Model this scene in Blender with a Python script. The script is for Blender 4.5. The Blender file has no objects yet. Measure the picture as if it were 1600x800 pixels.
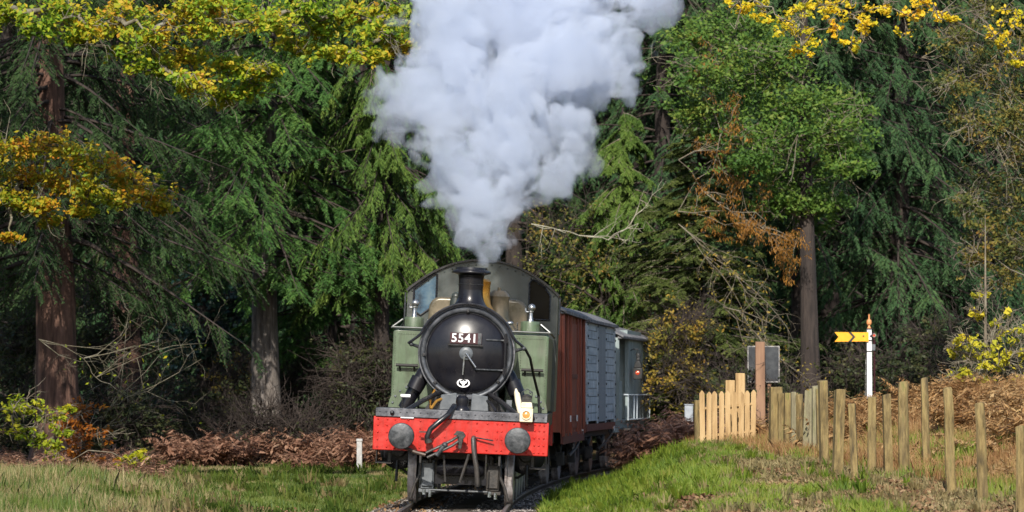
import bpy, bmesh, math, random
import numpy as np
from mathutils import Vector, Matrix
random.seed(7)
RNG = np.random.default_rng(11)
S = bpy.context.scene
COL = S.collection
PI = math.pi
def R(d): return math.radians(d)

# ------------------------------------------------------------------ camera, sky, sun, exposure
HCAM = 1.69                     # eye above the rail tops, metres
F = 5356.0                      # focal length in pixels of a 1600 px wide frame
PITCH = math.atan2(215.0, F)
cam_d = bpy.data.cameras.new('camera')
cam = bpy.data.objects.new('camera', cam_d)
COL.objects.link(cam)
cam_d.sensor_width = 36.0
cam_d.lens = 36.0 * F / 1600.0
cam_d.clip_start = 0.5
cam_d.clip_end = 2000.0
cam_d.dof.use_dof = True
cam_d.dof.focus_distance = 55.0
cam_d.dof.aperture_fstop = 2.8
cam.location = (0, 0, HCAM)
cam.rotation_euler = (PI / 2 + PITCH, 0, 0)
S.camera = cam
SUN_EL, SUN_AZ = 34.0, 6.0     # elevation; degrees to the left of straight behind the camera
to_sun = Vector((-math.sin(R(SUN_AZ)) * math.cos(R(SUN_EL)), -math.cos(R(SUN_AZ)) * math.cos(R(SUN_EL)), math.sin(R(SUN_EL))))
W = bpy.data.worlds.new("World")
S.world = W
W.use_nodes = True
wn = W.node_tree
sky = wn.nodes.new('ShaderNodeTexSky')
sky.sky_type = 'NISHITA'
sky.sun_disc = False
sky.sun_elevation = R(SUN_EL)
sky.sun_rotation = math.atan2(to_sun.x, to_sun.y)
sky.air_density = 1.0
sky.dust_density = 1.0
bg = wn.nodes['Background']
bg.inputs['Strength'].default_value = 0.15
wn.links.new(sky.outputs[0], bg.inputs['Color'])
sd = bpy.data.lights.new('sun', 'SUN')
sd.energy = 4.8
sd.angle = R(0.5)
sd.color = (1.0, 0.94, 0.84)
so = bpy.data.objects.new('sun', sd)
COL.objects.link(so)
so.rotation_euler = (-to_sun).to_track_quat('-Z', 'Y').to_euler()
S.view_settings.view_transform = 'Standard'
S.view_settings.look = 'None'
S.view_settings.exposure = 0.36
S.view_settings.gamma = 1.0
S.cycles.use_denoising = True
S.cycles.max_bounces = 12
S.cycles.diffuse_bounces = 4
S.cycles.glossy_bounces = 3
S.cycles.transmission_bounces = 6
S.cycles.transparent_max_bounces = 96
S.cycles.volume_bounces = 10
S.cycles.sample_clamp_indirect = 6.0
S.cycles.caustics_reflective = False
S.cycles.caustics_refractive = False

CP, SP_ = math.cos(PITCH), math.sin(PITCH)
def ray(px, py):
    xc, yc = (px - 800.0) / F, (400.0 - py) / F
    return np.array([xc, CP - SP_ * yc, SP_ + CP * yc])
def at(px, py, Y):
    d = ray(px, py)
    t = Y / d[1]
    return (d[0] * t, Y, HCAM + d[2] * t)
def project(P):
    P = np.asarray(P, float)
    x, y, z = P[..., 0], P[..., 1], P[..., 2] - HCAM
    fw = CP * y + SP_ * z
    up = -SP_ * y + CP * z
    fw = np.maximum(fw, 0.1)
    return 800 + F * x / fw, 400 - F * up / fw

# ------------------------------------------------------------------ noise
def _hash(ix, iy, iz, seed):
    h = (ix.astype(np.int64) * 374761393 + iy.astype(np.int64) * 668265263 + iz.astype(np.int64) * 2147483647 + seed * 974634777) & 0xFFFFFFFF
    h = ((h ^ (h >> 13)) * 1274126177) & 0xFFFFFFFF
    h = h ^ (h >> 16)
    return (h & 0xFFFF) / 65535.0
def vnoise(x, y, z=None, seed=0):
    x = np.asarray(x, float); y = np.asarray(y, float)
    z = np.zeros_like(x) if z is None else np.asarray(z, float)
    ix, iy, iz = np.floor(x), np.floor(y), np.floor(z)
    fx, fy, fz = x - ix, y - iy, z - iz
    fx, fy, fz = [f * f * (3 - 2 * f) for f in (fx, fy, fz)]
    ix, iy, iz = ix.astype(int), iy.astype(int), iz.astype(int)
    r = 0
    for a in (0, 1):
        for b in (0, 1):
            for c in (0, 1):
                w = (fx if a else 1 - fx) * (fy if b else 1 - fy) * (fz if c else 1 - fz)
                r = r + w * _hash(ix + a, iy + b, iz + c, seed)
    return r
def fbm(x, y, z=None, seed=0, oct=3):
    r, a, t = 0, 1.0, 0
    for o in range(oct):
        f = 2.0 ** o
        r = r + a * vnoise(np.asarray(x) * f, np.asarray(y) * f, None if z is None else np.asarray(z) * f, seed + o * 17)
        t += a; a *= 0.5
    return r / t

# ------------------------------------------------------------------ materials
def ramp(nt, cols, pos=None):
    n = nt.nodes.new('ShaderNodeValToRGB')
    e = n.color_ramp.elements
    k = len(cols)
    while len(e) < k: e.new(0.5)
    for i, c in enumerate(cols):
        e[i].position = i / max(1, k - 1) if pos is None else pos[i]
        e[i].color = (c[0], c[1], c[2], 1)
    return n
def M(name, cols, scale=6.0, rough=0.5, metal=0.0, bump=0.0, bscale=30.0, stretch=(1, 1, 1), spec=0.5, coat=0.0, detail=6, pos=None, rvar=0.0, grime=0.0):
    m = bpy.data.materials.new(name); m.use_nodes = True
    nt = m.node_tree; L = nt.links
    p = nt.nodes['Principled BSDF']
    p.inputs['Roughness'].default_value = rough
    p.inputs['Metallic'].default_value = metal
    p.inputs['Specular IOR Level'].default_value = spec
    p.inputs['Coat Weight'].default_value = coat
    p.inputs['Coat Roughness'].default_value = 0.12
    tc = nt.nodes.new('ShaderNodeTexCoord')
    oi = nt.nodes.new('ShaderNodeObjectInfo')
    mul = nt.nodes.new('ShaderNodeMath'); mul.operation = 'MULTIPLY'; mul.inputs[1].default_value = 37.0
    L.new(oi.outputs['Random'], mul.inputs[0])
    add = nt.nodes.new('ShaderNodeVectorMath'); add.operation = 'ADD'
    L.new(tc.outputs['Object'], add.inputs[0]); L.new(mul.outputs[0], add.inputs[1])
    mp = nt.nodes.new('ShaderNodeMapping'); mp.inputs['Scale'].default_value = stretch
    L.new(add.outputs[0], mp.inputs[0])
    nz = nt.nodes.new('ShaderNodeTexNoise'); nz.inputs['Scale'].default_value = scale; nz.inputs['Detail'].default_value = detail
    nz.inputs['Roughness'].default_value = 0.62
    L.new(mp.outputs[0], nz.inputs['Vector'])
    k = len(cols)
    rp = ramp(nt, cols, pos or [0.3 + 0.4 * i / max(1, k - 1) for i in range(k)])
    L.new(nz.outputs['Fac'], rp.inputs[0])
    L.new(rp.outputs[0], p.inputs['Base Color'])
    if grime:
        m2 = nt.nodes.new('ShaderNodeMapping'); m2.inputs['Scale'].default_value = (7, 7, .9); L.new(add.outputs[0], m2.inputs[0])
        n2 = nt.nodes.new('ShaderNodeTexNoise'); n2.inputs['Scale'].default_value = 1.6; n2.inputs['Detail'].default_value = 7; n2.inputs['Roughness'].default_value = .7
        L.new(m2.outputs[0], n2.inputs['Vector'])
        r2 = ramp(nt, [(.035, .028, .022), (.035, .028, .022), (.09, .06, .04)]); L.new(nz.outputs['Fac'], r2.inputs[0])
        mr2 = nt.nodes.new('ShaderNodeMapRange'); mr2.inputs['From Min'].default_value = .38; mr2.inputs['From Max'].default_value = .72; mr2.inputs['To Max'].default_value = grime
        L.new(n2.outputs['Fac'], mr2.inputs[0])
        mx = nt.nodes.new('ShaderNodeMix'); mx.data_type = 'RGBA'; L.new(mr2.outputs[0], mx.inputs[0]); L.new(rp.outputs[0], mx.inputs[6]); L.new(r2.outputs[0], mx.inputs[7])
        L.new(mx.outputs[2], p.inputs['Base Color'])
    if rvar:
        mr = nt.nodes.new('ShaderNodeMapRange')
        mr.inputs['From Min'].default_value = 0.3; mr.inputs['From Max'].default_value = 0.7
        mr.inputs['To Min'].default_value = max(0.03, rough - rvar); mr.inputs['To Max'].default_value = min(1, rough + rvar)
        L.new(nz.outputs['Fac'], mr.inputs[0]); L.new(mr.outputs[0], p.inputs['Roughness'])
    if bump:
        nb = nt.nodes.new('ShaderNodeTexNoise'); nb.inputs['Scale'].default_value = bscale; nb.inputs['Detail'].default_value = 5
        L.new(mp.outputs[0], nb.inputs['Vector'])
        bp = nt.nodes.new('ShaderNodeBump'); bp.inputs['Strength'].default_value = bump; bp.inputs['Distance'].default_value = 0.02
        L.new(nb.outputs['Fac'], bp.inputs['Height']); L.new(bp.outputs[0], p.inputs['Normal'])
    return m
def LM(name, cols, trans=0.35, nscale=0.6, nw=0.9, rough=0.55, spec=0.25):
    """leaf material: every leaf its own tint, clumps tinted together"""
    m = bpy.data.materials.new(name); m.use_nodes = True
    nt = m.node_tree; L = nt.links
    p = nt.nodes['Principled BSDF']; out = nt.nodes['Material Output']
    p.inputs['Roughness'].default_value = rough; p.inputs['Specular IOR Level'].default_value = spec
    geo = nt.nodes.new('ShaderNodeNewGeometry')
    tc = nt.nodes.new('ShaderNodeTexCoord')
    nz = nt.nodes.new('ShaderNodeTexNoise'); nz.inputs['Scale'].default_value = nscale; nz.inputs['Detail'].default_value = 4
    L.new(tc.outputs['Object'], nz.inputs['Vector'])
    a = nt.nodes.new('ShaderNodeMath'); a.operation = 'MULTIPLY_ADD'; a.inputs[1].default_value = 0.5
    L.new(geo.outputs['Random Per Island'], a.inputs[0])
    b = nt.nodes.new('ShaderNodeMath'); b.operation = 'MULTIPLY_ADD'; b.inputs[1].default_value = nw * 1.6; b.inputs[2].default_value = -0.8 * nw + 0.25
    L.new(nz.outputs['Fac'], b.inputs[0]); L.new(b.outputs[0], a.inputs[2])
    rp = ramp(nt, cols); L.new(a.outputs[0], rp.inputs[0])
    L.new(rp.outputs[0], p.inputs['Base Color'])
    tr = nt.nodes.new('ShaderNodeBsdfTranslucent'); L.new(rp.outputs[0], tr.inputs['Color'])
    mx = nt.nodes.new('ShaderNodeMixShader'); mx.inputs[0].default_value = trans
    L.new(p.outputs[0], mx.inputs[1]); L.new(tr.outputs[0], mx.inputs[2]); L.new(mx.outputs[0], out.inputs['Surface'])
    return m

MT = {}
MT['black'] = M('black_paint', [(.008, .008, .010), (.020, .019, .021)], 8, .32, rvar=.15, bump=.05)
MT['gloss_black'] = M('polished_black_paint', [(.005, .005, .008), (.011, .011, .015)], 3, .30, coat=.08, rvar=.06, grime=.15, spec=.32)
MT['ring'] = M('rubbed_black_ring_paint', [(.02, .021, .026), (.07, .075, .085), (.12, .125, .14)], 6, .34, metal=.3, rvar=.1)
MT['grimy'] = M('oily_black_steel', [(.010, .009, .009), (.030, .026, .023), (.05, .04, .032)], 9, .5, bump=.2, rvar=.2)
MT['green'] = M('green_loco_paint', [(.075, .11, .062), (.105, .15, .088), (.13, .17, .112)], 3.0, .38, rvar=.12, bump=.06, bscale=40, coat=.1, grime=.75)
MT['cab'] = M('cab_sheet_paint', [(.022, .030, .027), (.042, .052, .048), (.065, .075, .068)], 3, .40, rvar=.12, bump=.05, grime=.4)
MT['red'] = M('red_beam_paint', [(.40, .010, .006), (.52, .014, .008), (.58, .024, .014)], 6, .36, rvar=.12, bump=.06, bscale=40, grime=.45)
MT['steel'] = M('worn_buffer_steel', [(.018, .02, .023), (.05, .054, .058), (.10, .10, .105)], 14, .5, metal=.4, rvar=.15, bump=.25, bscale=25)
MT['bright'] = M('bare_bright_steel', [(.25, .25, .25), (.5, .5, .5)], 20, .3, metal=.9, rvar=.12)
MT['tyre'] = M('wheel_tyre_steel', [(.16, .13, .12), (.38, .34, .33), (.52, .48, .48)], 10, .42, metal=.25, rvar=.15)
MT['brass'] = M('tarnished_brass', [(.55, .25, .04), (.70, .36, .07)], 4, .32, metal=.7, rvar=.15)
MT['copper'] = M('sandy_sheen_boiler_cladding', [(.06, .055, .035), (.14, .115, .075), (.22, .17, .11)], 4, .34, metal=.2, rvar=.15)  # sandy reflections on the green boiler are painted into this colour
MT['grey_plate'] = M('grey_grimed_plate', [(.06, .07, .08), (.14, .15, .16)], 5, .45, bump=.1, rvar=.15)
MT['angle'] = M('dusty_footplate_steel', [(.035, .037, .045), (.085, .088, .10), (.17, .17, .185)], 7, .36, bump=.12, rvar=.15)
MT['white'] = M('white_paint', [(.62, .60, .60), (.80, .79, .80)], 6, .45, bump=.04)
MT['cream'] = M('cream_lamp_paint', [(.62, .52, .36), (.80, .72, .55)], 12, .4, bump=.05)
MT['plate_red'] = M('number_plate_maroon', [(.025, .006, .010), (.05, .009, .014)], 8, .35)
MT['amber'] = M('amber_lens_glass', [(.55, .22, .05), (.75, .38, .12)], 10, .12, coat=.8)
MT['redglass'] = M('red_lens_glass', [(.5, .03, .01), (.7, .12, .05)], 10, .15, coat=.8)
MT['brown'] = M('faded_bauxite_paint', [(.15, .028, .014), (.29, .058, .028), (.37, .085, .042)], 3, .6, stretch=(1, 1, .25), bump=.15, grime=.8)
MT['brown_dark'] = M('bauxite_solebar_paint', [(.07, .018, .012), (.14, .03, .02)], 5, .62, bump=.1)
MT['grey'] = M('pale_grey_wagon_paint', [(.30, .36, .41), (.45, .51, .56), (.52, .58, .62)], 4, .6, stretch=(1, .3, 1), bump=.12, grime=.6)
MT['grey_dark'] = M('dark_grey_wagon_paint', [(.15, .17, .19), (.25, .28, .30)], 4, .62, stretch=(1, 1, .25), bump=.12)  # darker grey for the van doors and inner body
MT['van_green'] = M('pale_green_van_paint', [(.16, .20, .20), (.27, .325, .325)], 4, .6, stretch=(1, 1, .25), bump=.12)
MT['roof'] = M('felted_wagon_roof', [(.06, .06, .07), (.14, .14, .15), (.26, .25, .25)], 3, .75, bump=.2)
MT['under'] = M('underframe_grime', [(.010, .009, .009), (.028, .024, .021)], 10, .65, bump=.2)
MT['rail'] = M('rail_steel', [(.04, .03, .026), (.09, .06, .045)], 12, .5, metal=.4, bump=.1)
MT['railtop'] = M('polished_rail_head', [(.35, .33, .32), (.5, .48, .46)], 12, .3, metal=.9)
MT['sleeper'] = M('old_sleeper_wood', [(.035, .028, .022), (.08, .065, .05)], 6, .85, stretch=(.2, 1, 1), bump=.4)
MT['picket'] = M('fresh_softwood_picket', [(.24, .145, .055), (.40, .26, .115), (.48, .34, .17)], 5, .7, stretch=(2, 2, .25), bump=.25)
MT['post'] = M('lichened_post_wood', [(.06, .042, .016), (.16, .112, .038), (.27, .195, .075), (.15, .145, .036)], 6, .85, stretch=(2.5, 2.5, .45), bump=.9, bscale=14, grime=.6)
MT['post_pale'] = M('silvery_post_wood', [(.14, .11, .06), (.27, .24, .14), (.19, .19, .08)], 6, .85, stretch=(2.5, 2.5, .45), bump=.8, bscale=14, grime=.6)
MT['post_brown'] = M('stained_brown_post_wood', [(.13, .065, .035), (.22, .12, .07), (.28, .16, .09)], 4, .7, stretch=(2, 2, .2), bump=.35)
MT['board'] = M('slate_board_paint', [(.010, .012, .017), (.024, .028, .034), (.05, .055, .06)], 5, .65, bump=.1)
MT['board_edge'] = M('chipped_white_edge', [(.05, .05, .05), (.22, .21, .2), (.5, .48, .45)], 16, .6, bump=.2)
MT['boxgrey'] = M('pale_grey_cabinet_paint', [(.24, .27, .30), (.34, .37, .40)], 6, .45)
MT['yellow'] = M('yellow_signal_enamel', [(.78, .34, .010), (.88, .42, .02)], 6, .35, coat=.3)
MT['sigblack'] = M('black_signal_enamel', [(.012, .012, .012), (.03, .03, .03)], 6, .4)
MT['finial'] = M('ochre_finial_paint', [(.55, .22, .08), (.70, .34, .14)], 6, .4)
MT['bark_red'] = M('red_brown_bark', [(.03, .017, .012), (.105, .055, .038), (.18, .10, .072)], 3.5, .95, stretch=(3, 3, .35), bump=1.0, bscale=7)
MT['bark_grey'] = M('grey_bark', [(.045, .036, .032), (.135, .115, .10), (.24, .21, .19)], 4, .95, stretch=(3, 3, .4), bump=1.0, bscale=8)
MT['bark_dark'] = M('dark_bark', [(.012, .009, .008), (.030, .022, .019), (.055, .041, .034)], 4, .95, stretch=(3, 3, .4), bump=1.0, bscale=8)
MT['twig'] = M('lichen_twig_bark', [(.07, .055, .04), (.17, .14, .10), (.24, .23, .17)], 5, .9)
MT['twig_pale'] = M('pale_twig_bark', [(.20, .18, .13), (.38, .36, .28)], 5, .9)
MT['twig_dark'] = M('dark_twig_bark', [(.015, .011, .009), (.038, .027, .022), (.065, .048, .038)], 3, .9)
MT['limb'] = M('mossy_limb_bark', [(.06, .055, .03), (.15, .13, .085), (.22, .21, .17)], 5, .95, bump=.6, bscale=12)
LV = {}
LV['fir_dark'] = LM('dark_fir_needles', [(.013, .026, .011), (.024, .050, .018), (.042, .078, .026), (.07, .11, .032)], .25, .5, rough=.7, spec=.12)
LV['fir_deep'] = LM('blue_green_needles', [(.018, .044, .020), (.034, .080, .033), (.060, .120, .045), (.10, .165, .055)], .25, .5, rough=.7, spec=.12)
LV['spruce'] = LM('bright_spruce_needles', [(.019, .052, .014), (.042, .108, .026), (.078, .165, .036), (.14, .23, .05)], .3, .8, rough=.65, spec=.15)
LV['lime'] = LM('lime_conifer_needles', [(.026, .058, .014), (.058, .115, .022), (.11, .18, .034), (.18, .25, .05)], .3, .7, rough=.65, spec=.15)
LV['olive'] = LM('olive_conifer_needles', [(.030, .046, .015), (.060, .085, .024), (.10, .13, .032), (.15, .17, .045)], .28, .6, rough=.7, spec=.12)
LV['oak'] = LM('turning_oak_leaves', [(.07, .16, .014), (.15, .27, .018), (.31, .37, .021), (.50, .37, .025), (.55, .23, .025)], .4, 1.0, .9)
LV['oak_orange'] = LM('russet_oak_leaves', [(.09, .17, .014), (.20, .27, .018), (.38, .32, .018), (.54, .26, .018), (.46, .14, .016)], .4, 1.2, .9)
LV['green'] = LM('green_broad_leaves', [(.030, .075, .014), (.055, .125, .022), (.090, .17, .028), (.15, .225, .036), (.21, .22, .04)], .35, .7)
LV['yellow'] = LM('golden_leaves', [(.35, .40, .02), (.62, .54, .025), (.85, .60, .03), (.75, .38, .03)], .45, 1.2)
LV['hazel'] = LM('yellow_green_leaves', [(.09, .17, .016), (.20, .28, .018), (.42, .42, .02), (.62, .48, .03)], .42, 1.6)
LV['lemon'] = LM('lemon_yellow_leaves', [(.30, .36, .03), (.58, .52, .04), (.80, .62, .06)], .45, 1.6)
LV['autumn'] = LM('olive_autumn_leaves', [(.04, .062, .018), (.085, .11, .026), (.14, .14, .034), (.24, .19, .04), (.32, .15, .035)], .4, 1.0)
LV['gold_straw'] = LM('golden_stalks', [(.16, .075, .03), (.29, .15, .06), (.40, .25, .11), (.20, .20, .05)], .35, 1.0)
LV['russet'] = LM('copper_beech_leaves', [(.14, .04, .010), (.28, .085, .014), (.45, .16, .018), (.58, .28, .02)], .4, 1.6)
LV['larch'] = LM('orange_larch_needles', [(.16, .075, .02), (.32, .15, .03), (.48, .24, .045)], .35, 1.2)
LV['mixed'] = LM('sparse_autumn_leaves', [(.06, .08, .018), (.13, .13, .026), (.25, .20, .035), (.40, .27, .045), (.30, .14, .035)], .4, 1.0)
LV['ivy'] = LM('ivy_leaves', [(.008, .026, .015), (.016, .046, .026), (.028, .07, .035)], .15, 1.5, rough=.35, spec=.5)
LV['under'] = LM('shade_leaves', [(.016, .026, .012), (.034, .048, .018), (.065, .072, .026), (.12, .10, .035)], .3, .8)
LV['bracken'] = LM('dead_bracken', [(.15, .070, .045), (.27, .14, .09), (.37, .21, .14), (.46, .31, .21)], .3, 1.2)
LV['grass'] = LM('fresh_grass_blades', [(.055, .105, .014), (.11, .185, .02), (.20, .26, .03), (.33, .32, .08)], .35, .9)
LV['lawn'] = LM('short_lineside_grass', [(.035, .065, .012), (.065, .115, .018), (.12, .165, .028), (.20, .21, .06)], .3, .5)
LV['straw'] = LM('dry_grass_blades', [(.16, .13, .05), (.28, .22, .10), (.40, .33, .17), (.14, .17, .05)], .35, .9)
LV['litter'] = LM('fallen_leaf_litter', [(.07, .035, .018), (.16, .085, .042), (.28, .17, .085), (.42, .31, .17)], .2, 2.0)
LV['bracken_gold'] = LM('golden_bracken', [(.20, .095, .035), (.36, .20, .08), (.48, .31, .14), (.56, .42, .22)], .35, 1.0)

# ------------------------------------------------------------------ mesh helpers
class MB:
    def __init__(s): s.v = []; s.f = []
    def add(s, vs, fs):
        o = len(s.v); s.v += [tuple(v) for v in vs]; s.f += [tuple(i + o for i in f) for f in fs]; return s
    def box(s, cx, cy, cz, sx, sy, sz, rot=None):
        vs = [Vector((x * sx / 2, y * sy / 2, z * sz / 2)) for x in (-1, 1) for y in (-1, 1) for z in (-1, 1)]
        if rot is not None: vs = [rot @ v for v in vs]
        c = Vector((cx, cy, cz))
        return s.add([v + c for v in vs], [(0, 1, 3, 2), (4, 6, 7, 5), (0, 4, 5, 1), (2, 3, 7, 6), (0, 2, 6, 4), (1, 5, 7, 3)])
    def b2(s, x0, x1, y0, y1, z0, z1):
        return s.box((x0 + x1) / 2, (y0 + y1) / 2, (z0 + z1) / 2, abs(x1 - x0), abs(y1 - y0), abs(z1 - z0))
    def tube(s, pts, r, n=10, caps=True):
        pts = [Vector(p) for p in pts]; m = len(pts)
        rs = r if isinstance(r, (list, tuple)) else [r] * m
        vs, fs = [], []
        up = None
        for i, p in enumerate(pts):
            d = (pts[min(i + 1, m - 1)] - pts[max(i - 1, 0)]).normalized()
            if up is None:
                up = Vector((0, 0, 1)) if abs(d.z) < .9 else Vector((1, 0, 0))
            a = d.cross(up).normalized(); b = a.cross(d).normalized(); up = b
            for k in range(n):
                t = 2 * PI * k / n
                vs.append(p + (a * math.cos(t) + b * math.sin(t)) * rs[i])
        for i in range(m - 1):
            for k in range(n):
                k2 = (k + 1) % n
                fs.append((i * n + k, i * n + k2, (i + 1) * n + k2, (i + 1) * n + k))
        if caps:
            fs.append(tuple(range(n - 1, -1, -1))); fs.append(tuple(range((m - 1) * n, m * n)))
        return s.add(vs, fs)
    def cyl(s, p0, p1, r, n=16): return s.tube([p0, p1], r, n)
    def lathe(s, prof, c=(0, 0, 0), axis='z', n=24, a0=0.0, a1=2 * PI):
        """prof: (radius, height) pairs along the axis"""
        full = abs(a1 - a0 - 2 * PI) < 1e-6
        m = n if full else n + 1
        vs, fs = [], []
        for (r, h) in prof:
            for k in range(m):
                t = a0 + (a1 - a0) * k / n
                x, y = r * math.cos(t), r * math.sin(t)
                v = (x, y, h) if axis == 'z' else ((x, h, y) if axis == 'y' else (h, x, y))
                vs.append((v[0] + c[0], v[1] + c[1], v[2] + c[2]))
        for i in range(len(prof) - 1):
            for k in range(n):
                k2 = (k + 1) % m
                q = (i * m + k, i * m + k2, (i + 1) * m + k2, (i + 1) * m + k)
                fs.append(q if axis == 'z' else q[::-1])
        if full and prof[0] != prof[-1]:
            if prof[0][0] > 1e-5: fs.append(tuple(range(m)))
            if prof[-1][0] > 1e-5: fs.append(tuple(range((len(prof) - 1) * m, len(prof) * m)))
        return s.add(vs, fs)
    def prism(s, poly, a, b, plane='xz'):
        n = len(poly)
        def P(u, v, w): return (u, w, v) if plane == 'xz' else ((w, u, v) if plane == 'yz' else (u, v, w))
        vs = [P(u, v, a) for u, v in poly] + [P(u, v, b) for u, v in poly]
        fs = [tuple(range(n)), tuple(range(2 * n - 1, n - 1, -1))] + [(i, i + n, (i + 1) % n + n, (i + 1) % n) for i in range(n)]
        return s.add(vs, fs)
    def sph(s, c, r, sc=(1, 1, 1), n=12, m=8):
        prof = [(max(1e-6, math.sin(PI * i / m)) * r, -math.cos(PI * i / m) * r) for i in range(m + 1)]
        o = len(s.v); s.lathe(prof, (0, 0, 0), 'z', n)
        for i in range(o, len(s.v)):
            x, y, z = s.v[i]; s.v[i] = (x * sc[0] + c[0], y * sc[1] + c[1], z * sc[2] + c[2])
        return s
    def mesh(s, name, mat, smooth=35):
        me = bpy.data.meshes.new(name)
        me.from_pydata(s.v, [], s.f)
        bm = bmesh.new(); bm.from_mesh(me)
        bmesh.ops.recalc_face_normals(bm, faces=bm.faces)
        bm.to_mesh(me); bm.free()
        if smooth:
            me.shade_smooth(); me.set_sharp_from_angle(angle=R(smooth))
        if mat is not None: me.materials.append(mat)
        return me
    def build(s, name, mat, parent=None, smooth=35, bevel=0.0, seg=2):
        return link(name, s.mesh(name, mat, smooth), parent, bevel, seg)
def link(name, me, parent=None, bevel=0.0, seg=2):
    o = bpy.data.objects.new(name, me); COL.objects.link(o)
    if parent is not None: o.parent = parent
    if bevel:
        b = o.modifiers.new('bevel', 'BEVEL'); b.width = bevel; b.segments = seg; b.limit_method = 'ANGLE'; b.angle_limit = R(40)
    return o
def tag(o, label=None, cat=None, group=None, kind=None):
    if label: o['label'] = label
    if cat: o['category'] = cat
    if group: o['group'] = group
    if kind: o['kind'] = kind
    return o
def empty(name, loc=(0, 0, 0), rz=0.0, label=None, cat=None, group=None, kind=None):
    o = bpy.data.objects.new(name, None); COL.objects.link(o)
    o.empty_display_size = 0.2
    o.location = loc; o.rotation_euler = (0, 0, rz)
    return tag(o, label, cat, group, kind)
def np_mesh(name, V, Fa, mat, parent=None, smooth=False):
    """V (n,3); Fa (m,k) with k corners per face"""
    V = np.ascontiguousarray(V, np.float32); Fa = np.ascontiguousarray(Fa, np.int32)
    me = bpy.data.meshes.new(name)
    m, k = Fa.shape
    me.vertices.add(len(V)); me.vertices.foreach_set('co', V.ravel())
    me.loops.add(m * k); me.loops.foreach_set('vertex_index', Fa.ravel())
    me.polygons.add(m); me.polygons.foreach_set('loop_start', np.arange(0, m * k, k, dtype=np.int32))
    me.polygons.foreach_set('loop_total', np.full(m, k, np.int32))
    if smooth: me.polygons.foreach_set('use_smooth', np.ones(m, bool))
    me.update(calc_edges=True)
    me.materials.append(mat)
    return link(name, me, parent)
def unit(a): return a / np.maximum(np.linalg.norm(a, axis=-1, keepdims=True), 1e-9)
def rdir(n, zs=1.0):
    d = RNG.normal(size=(n, 3)); d[:, 2] *= zs; return unit(d)
def leaf_arrays(P, A, B):
    """rhombic leaves: centre P, half length A, half width B"""
    n = len(P)
    V = np.empty((n, 4, 3)); V[:, 0] = P - A; V[:, 1] = P + B + .1 * A; V[:, 2] = P + A; V[:, 3] = P - B + .1 * A
    return V.reshape(-1, 3), np.arange(n * 4).reshape(n, 4)
def seg_arrays(P0, P1, r0, r1, n=4):
    """tapered twigs between P0 and P1"""
    P0 = np.asarray(P0, float); P1 = np.asarray(P1, float); N = len(P0)
    d = unit(P1 - P0); ref = np.where(np.abs(d[:, 2:3]) < .9, np.array([[0, 0, 1.]]), np.array([[1., 0, 0]]))
    a = unit(np.cross(d, ref)); b = np.cross(a, d)
    t = 2 * PI * np.arange(n) / n
    c, s_ = np.cos(t)[None, :, None], np.sin(t)[None, :, None]
    ring = a[:, None] * c + b[:, None] * s_
    V = np.concatenate([P0[:, None] + ring * np.asarray(r0, float).reshape(-1, 1, 1), P1[:, None] + ring * np.asarray(r1, float).reshape(-1, 1, 1)], 1)
    k = np.arange(n); k2 = (k + 1) % n
    f = np.stack([k, k2, k2 + n, k + n], 1)
    return V.reshape(-1, 3), (f[None] + (np.arange(N) * 2 * n)[:, None, None]).reshape(-1, 4)
def flat_mesh(polys, thick, name):
    """plate of 2-D outlines (holes allowed) in XZ, thickness along Y"""
    cu = bpy.data.curves.new(name, 'CURVE'); cu.dimensions = '2D'; cu.fill_mode = 'BOTH'; cu.extrude = thick / 2
    for p in polys:
        sp = cu.splines.new('POLY'); sp.points.add(len(p) - 1); sp.use_cyclic_u = True
        for i, (u, v) in enumerate(p): sp.points[i].co = (u, v, 0, 1)
    return curve_mesh(cu, name)
def curve_mesh(cu, name):
    o = bpy.data.objects.new(name + '_curve', cu); COL.objects.link(o)
    me = bpy.data.meshes.new_from_object(o.evaluated_get(bpy.context.evaluated_depsgraph_get()))
    bpy.data.objects.remove(o); bpy.data.curves.remove(cu)
    me.name = name
    for v in me.vertices:
        x, y, z = v.co; v.co = (x, -z, y)
    me.update()
    return me
def text_mesh(s, size, name, thick=.01, bold=0.0, space=1.0):
    cu = bpy.data.curves.new(name, 'FONT'); cu.body = s; cu.size = size; cu.extrude = thick / 2; cu.offset = bold
    cu.align_x = 'CENTER'; cu.align_y = 'CENTER'; cu.space_character = space; cu.resolution_u = 4
    return curve_mesh(cu, name)
def plate(polys, thick, name, mat, parent, loc=(0, 0, 0)):
    me = flat_mesh(polys, thick, name); me.materials.append(mat)
    o = link(name, me, parent); o.location = loc; return o

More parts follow.
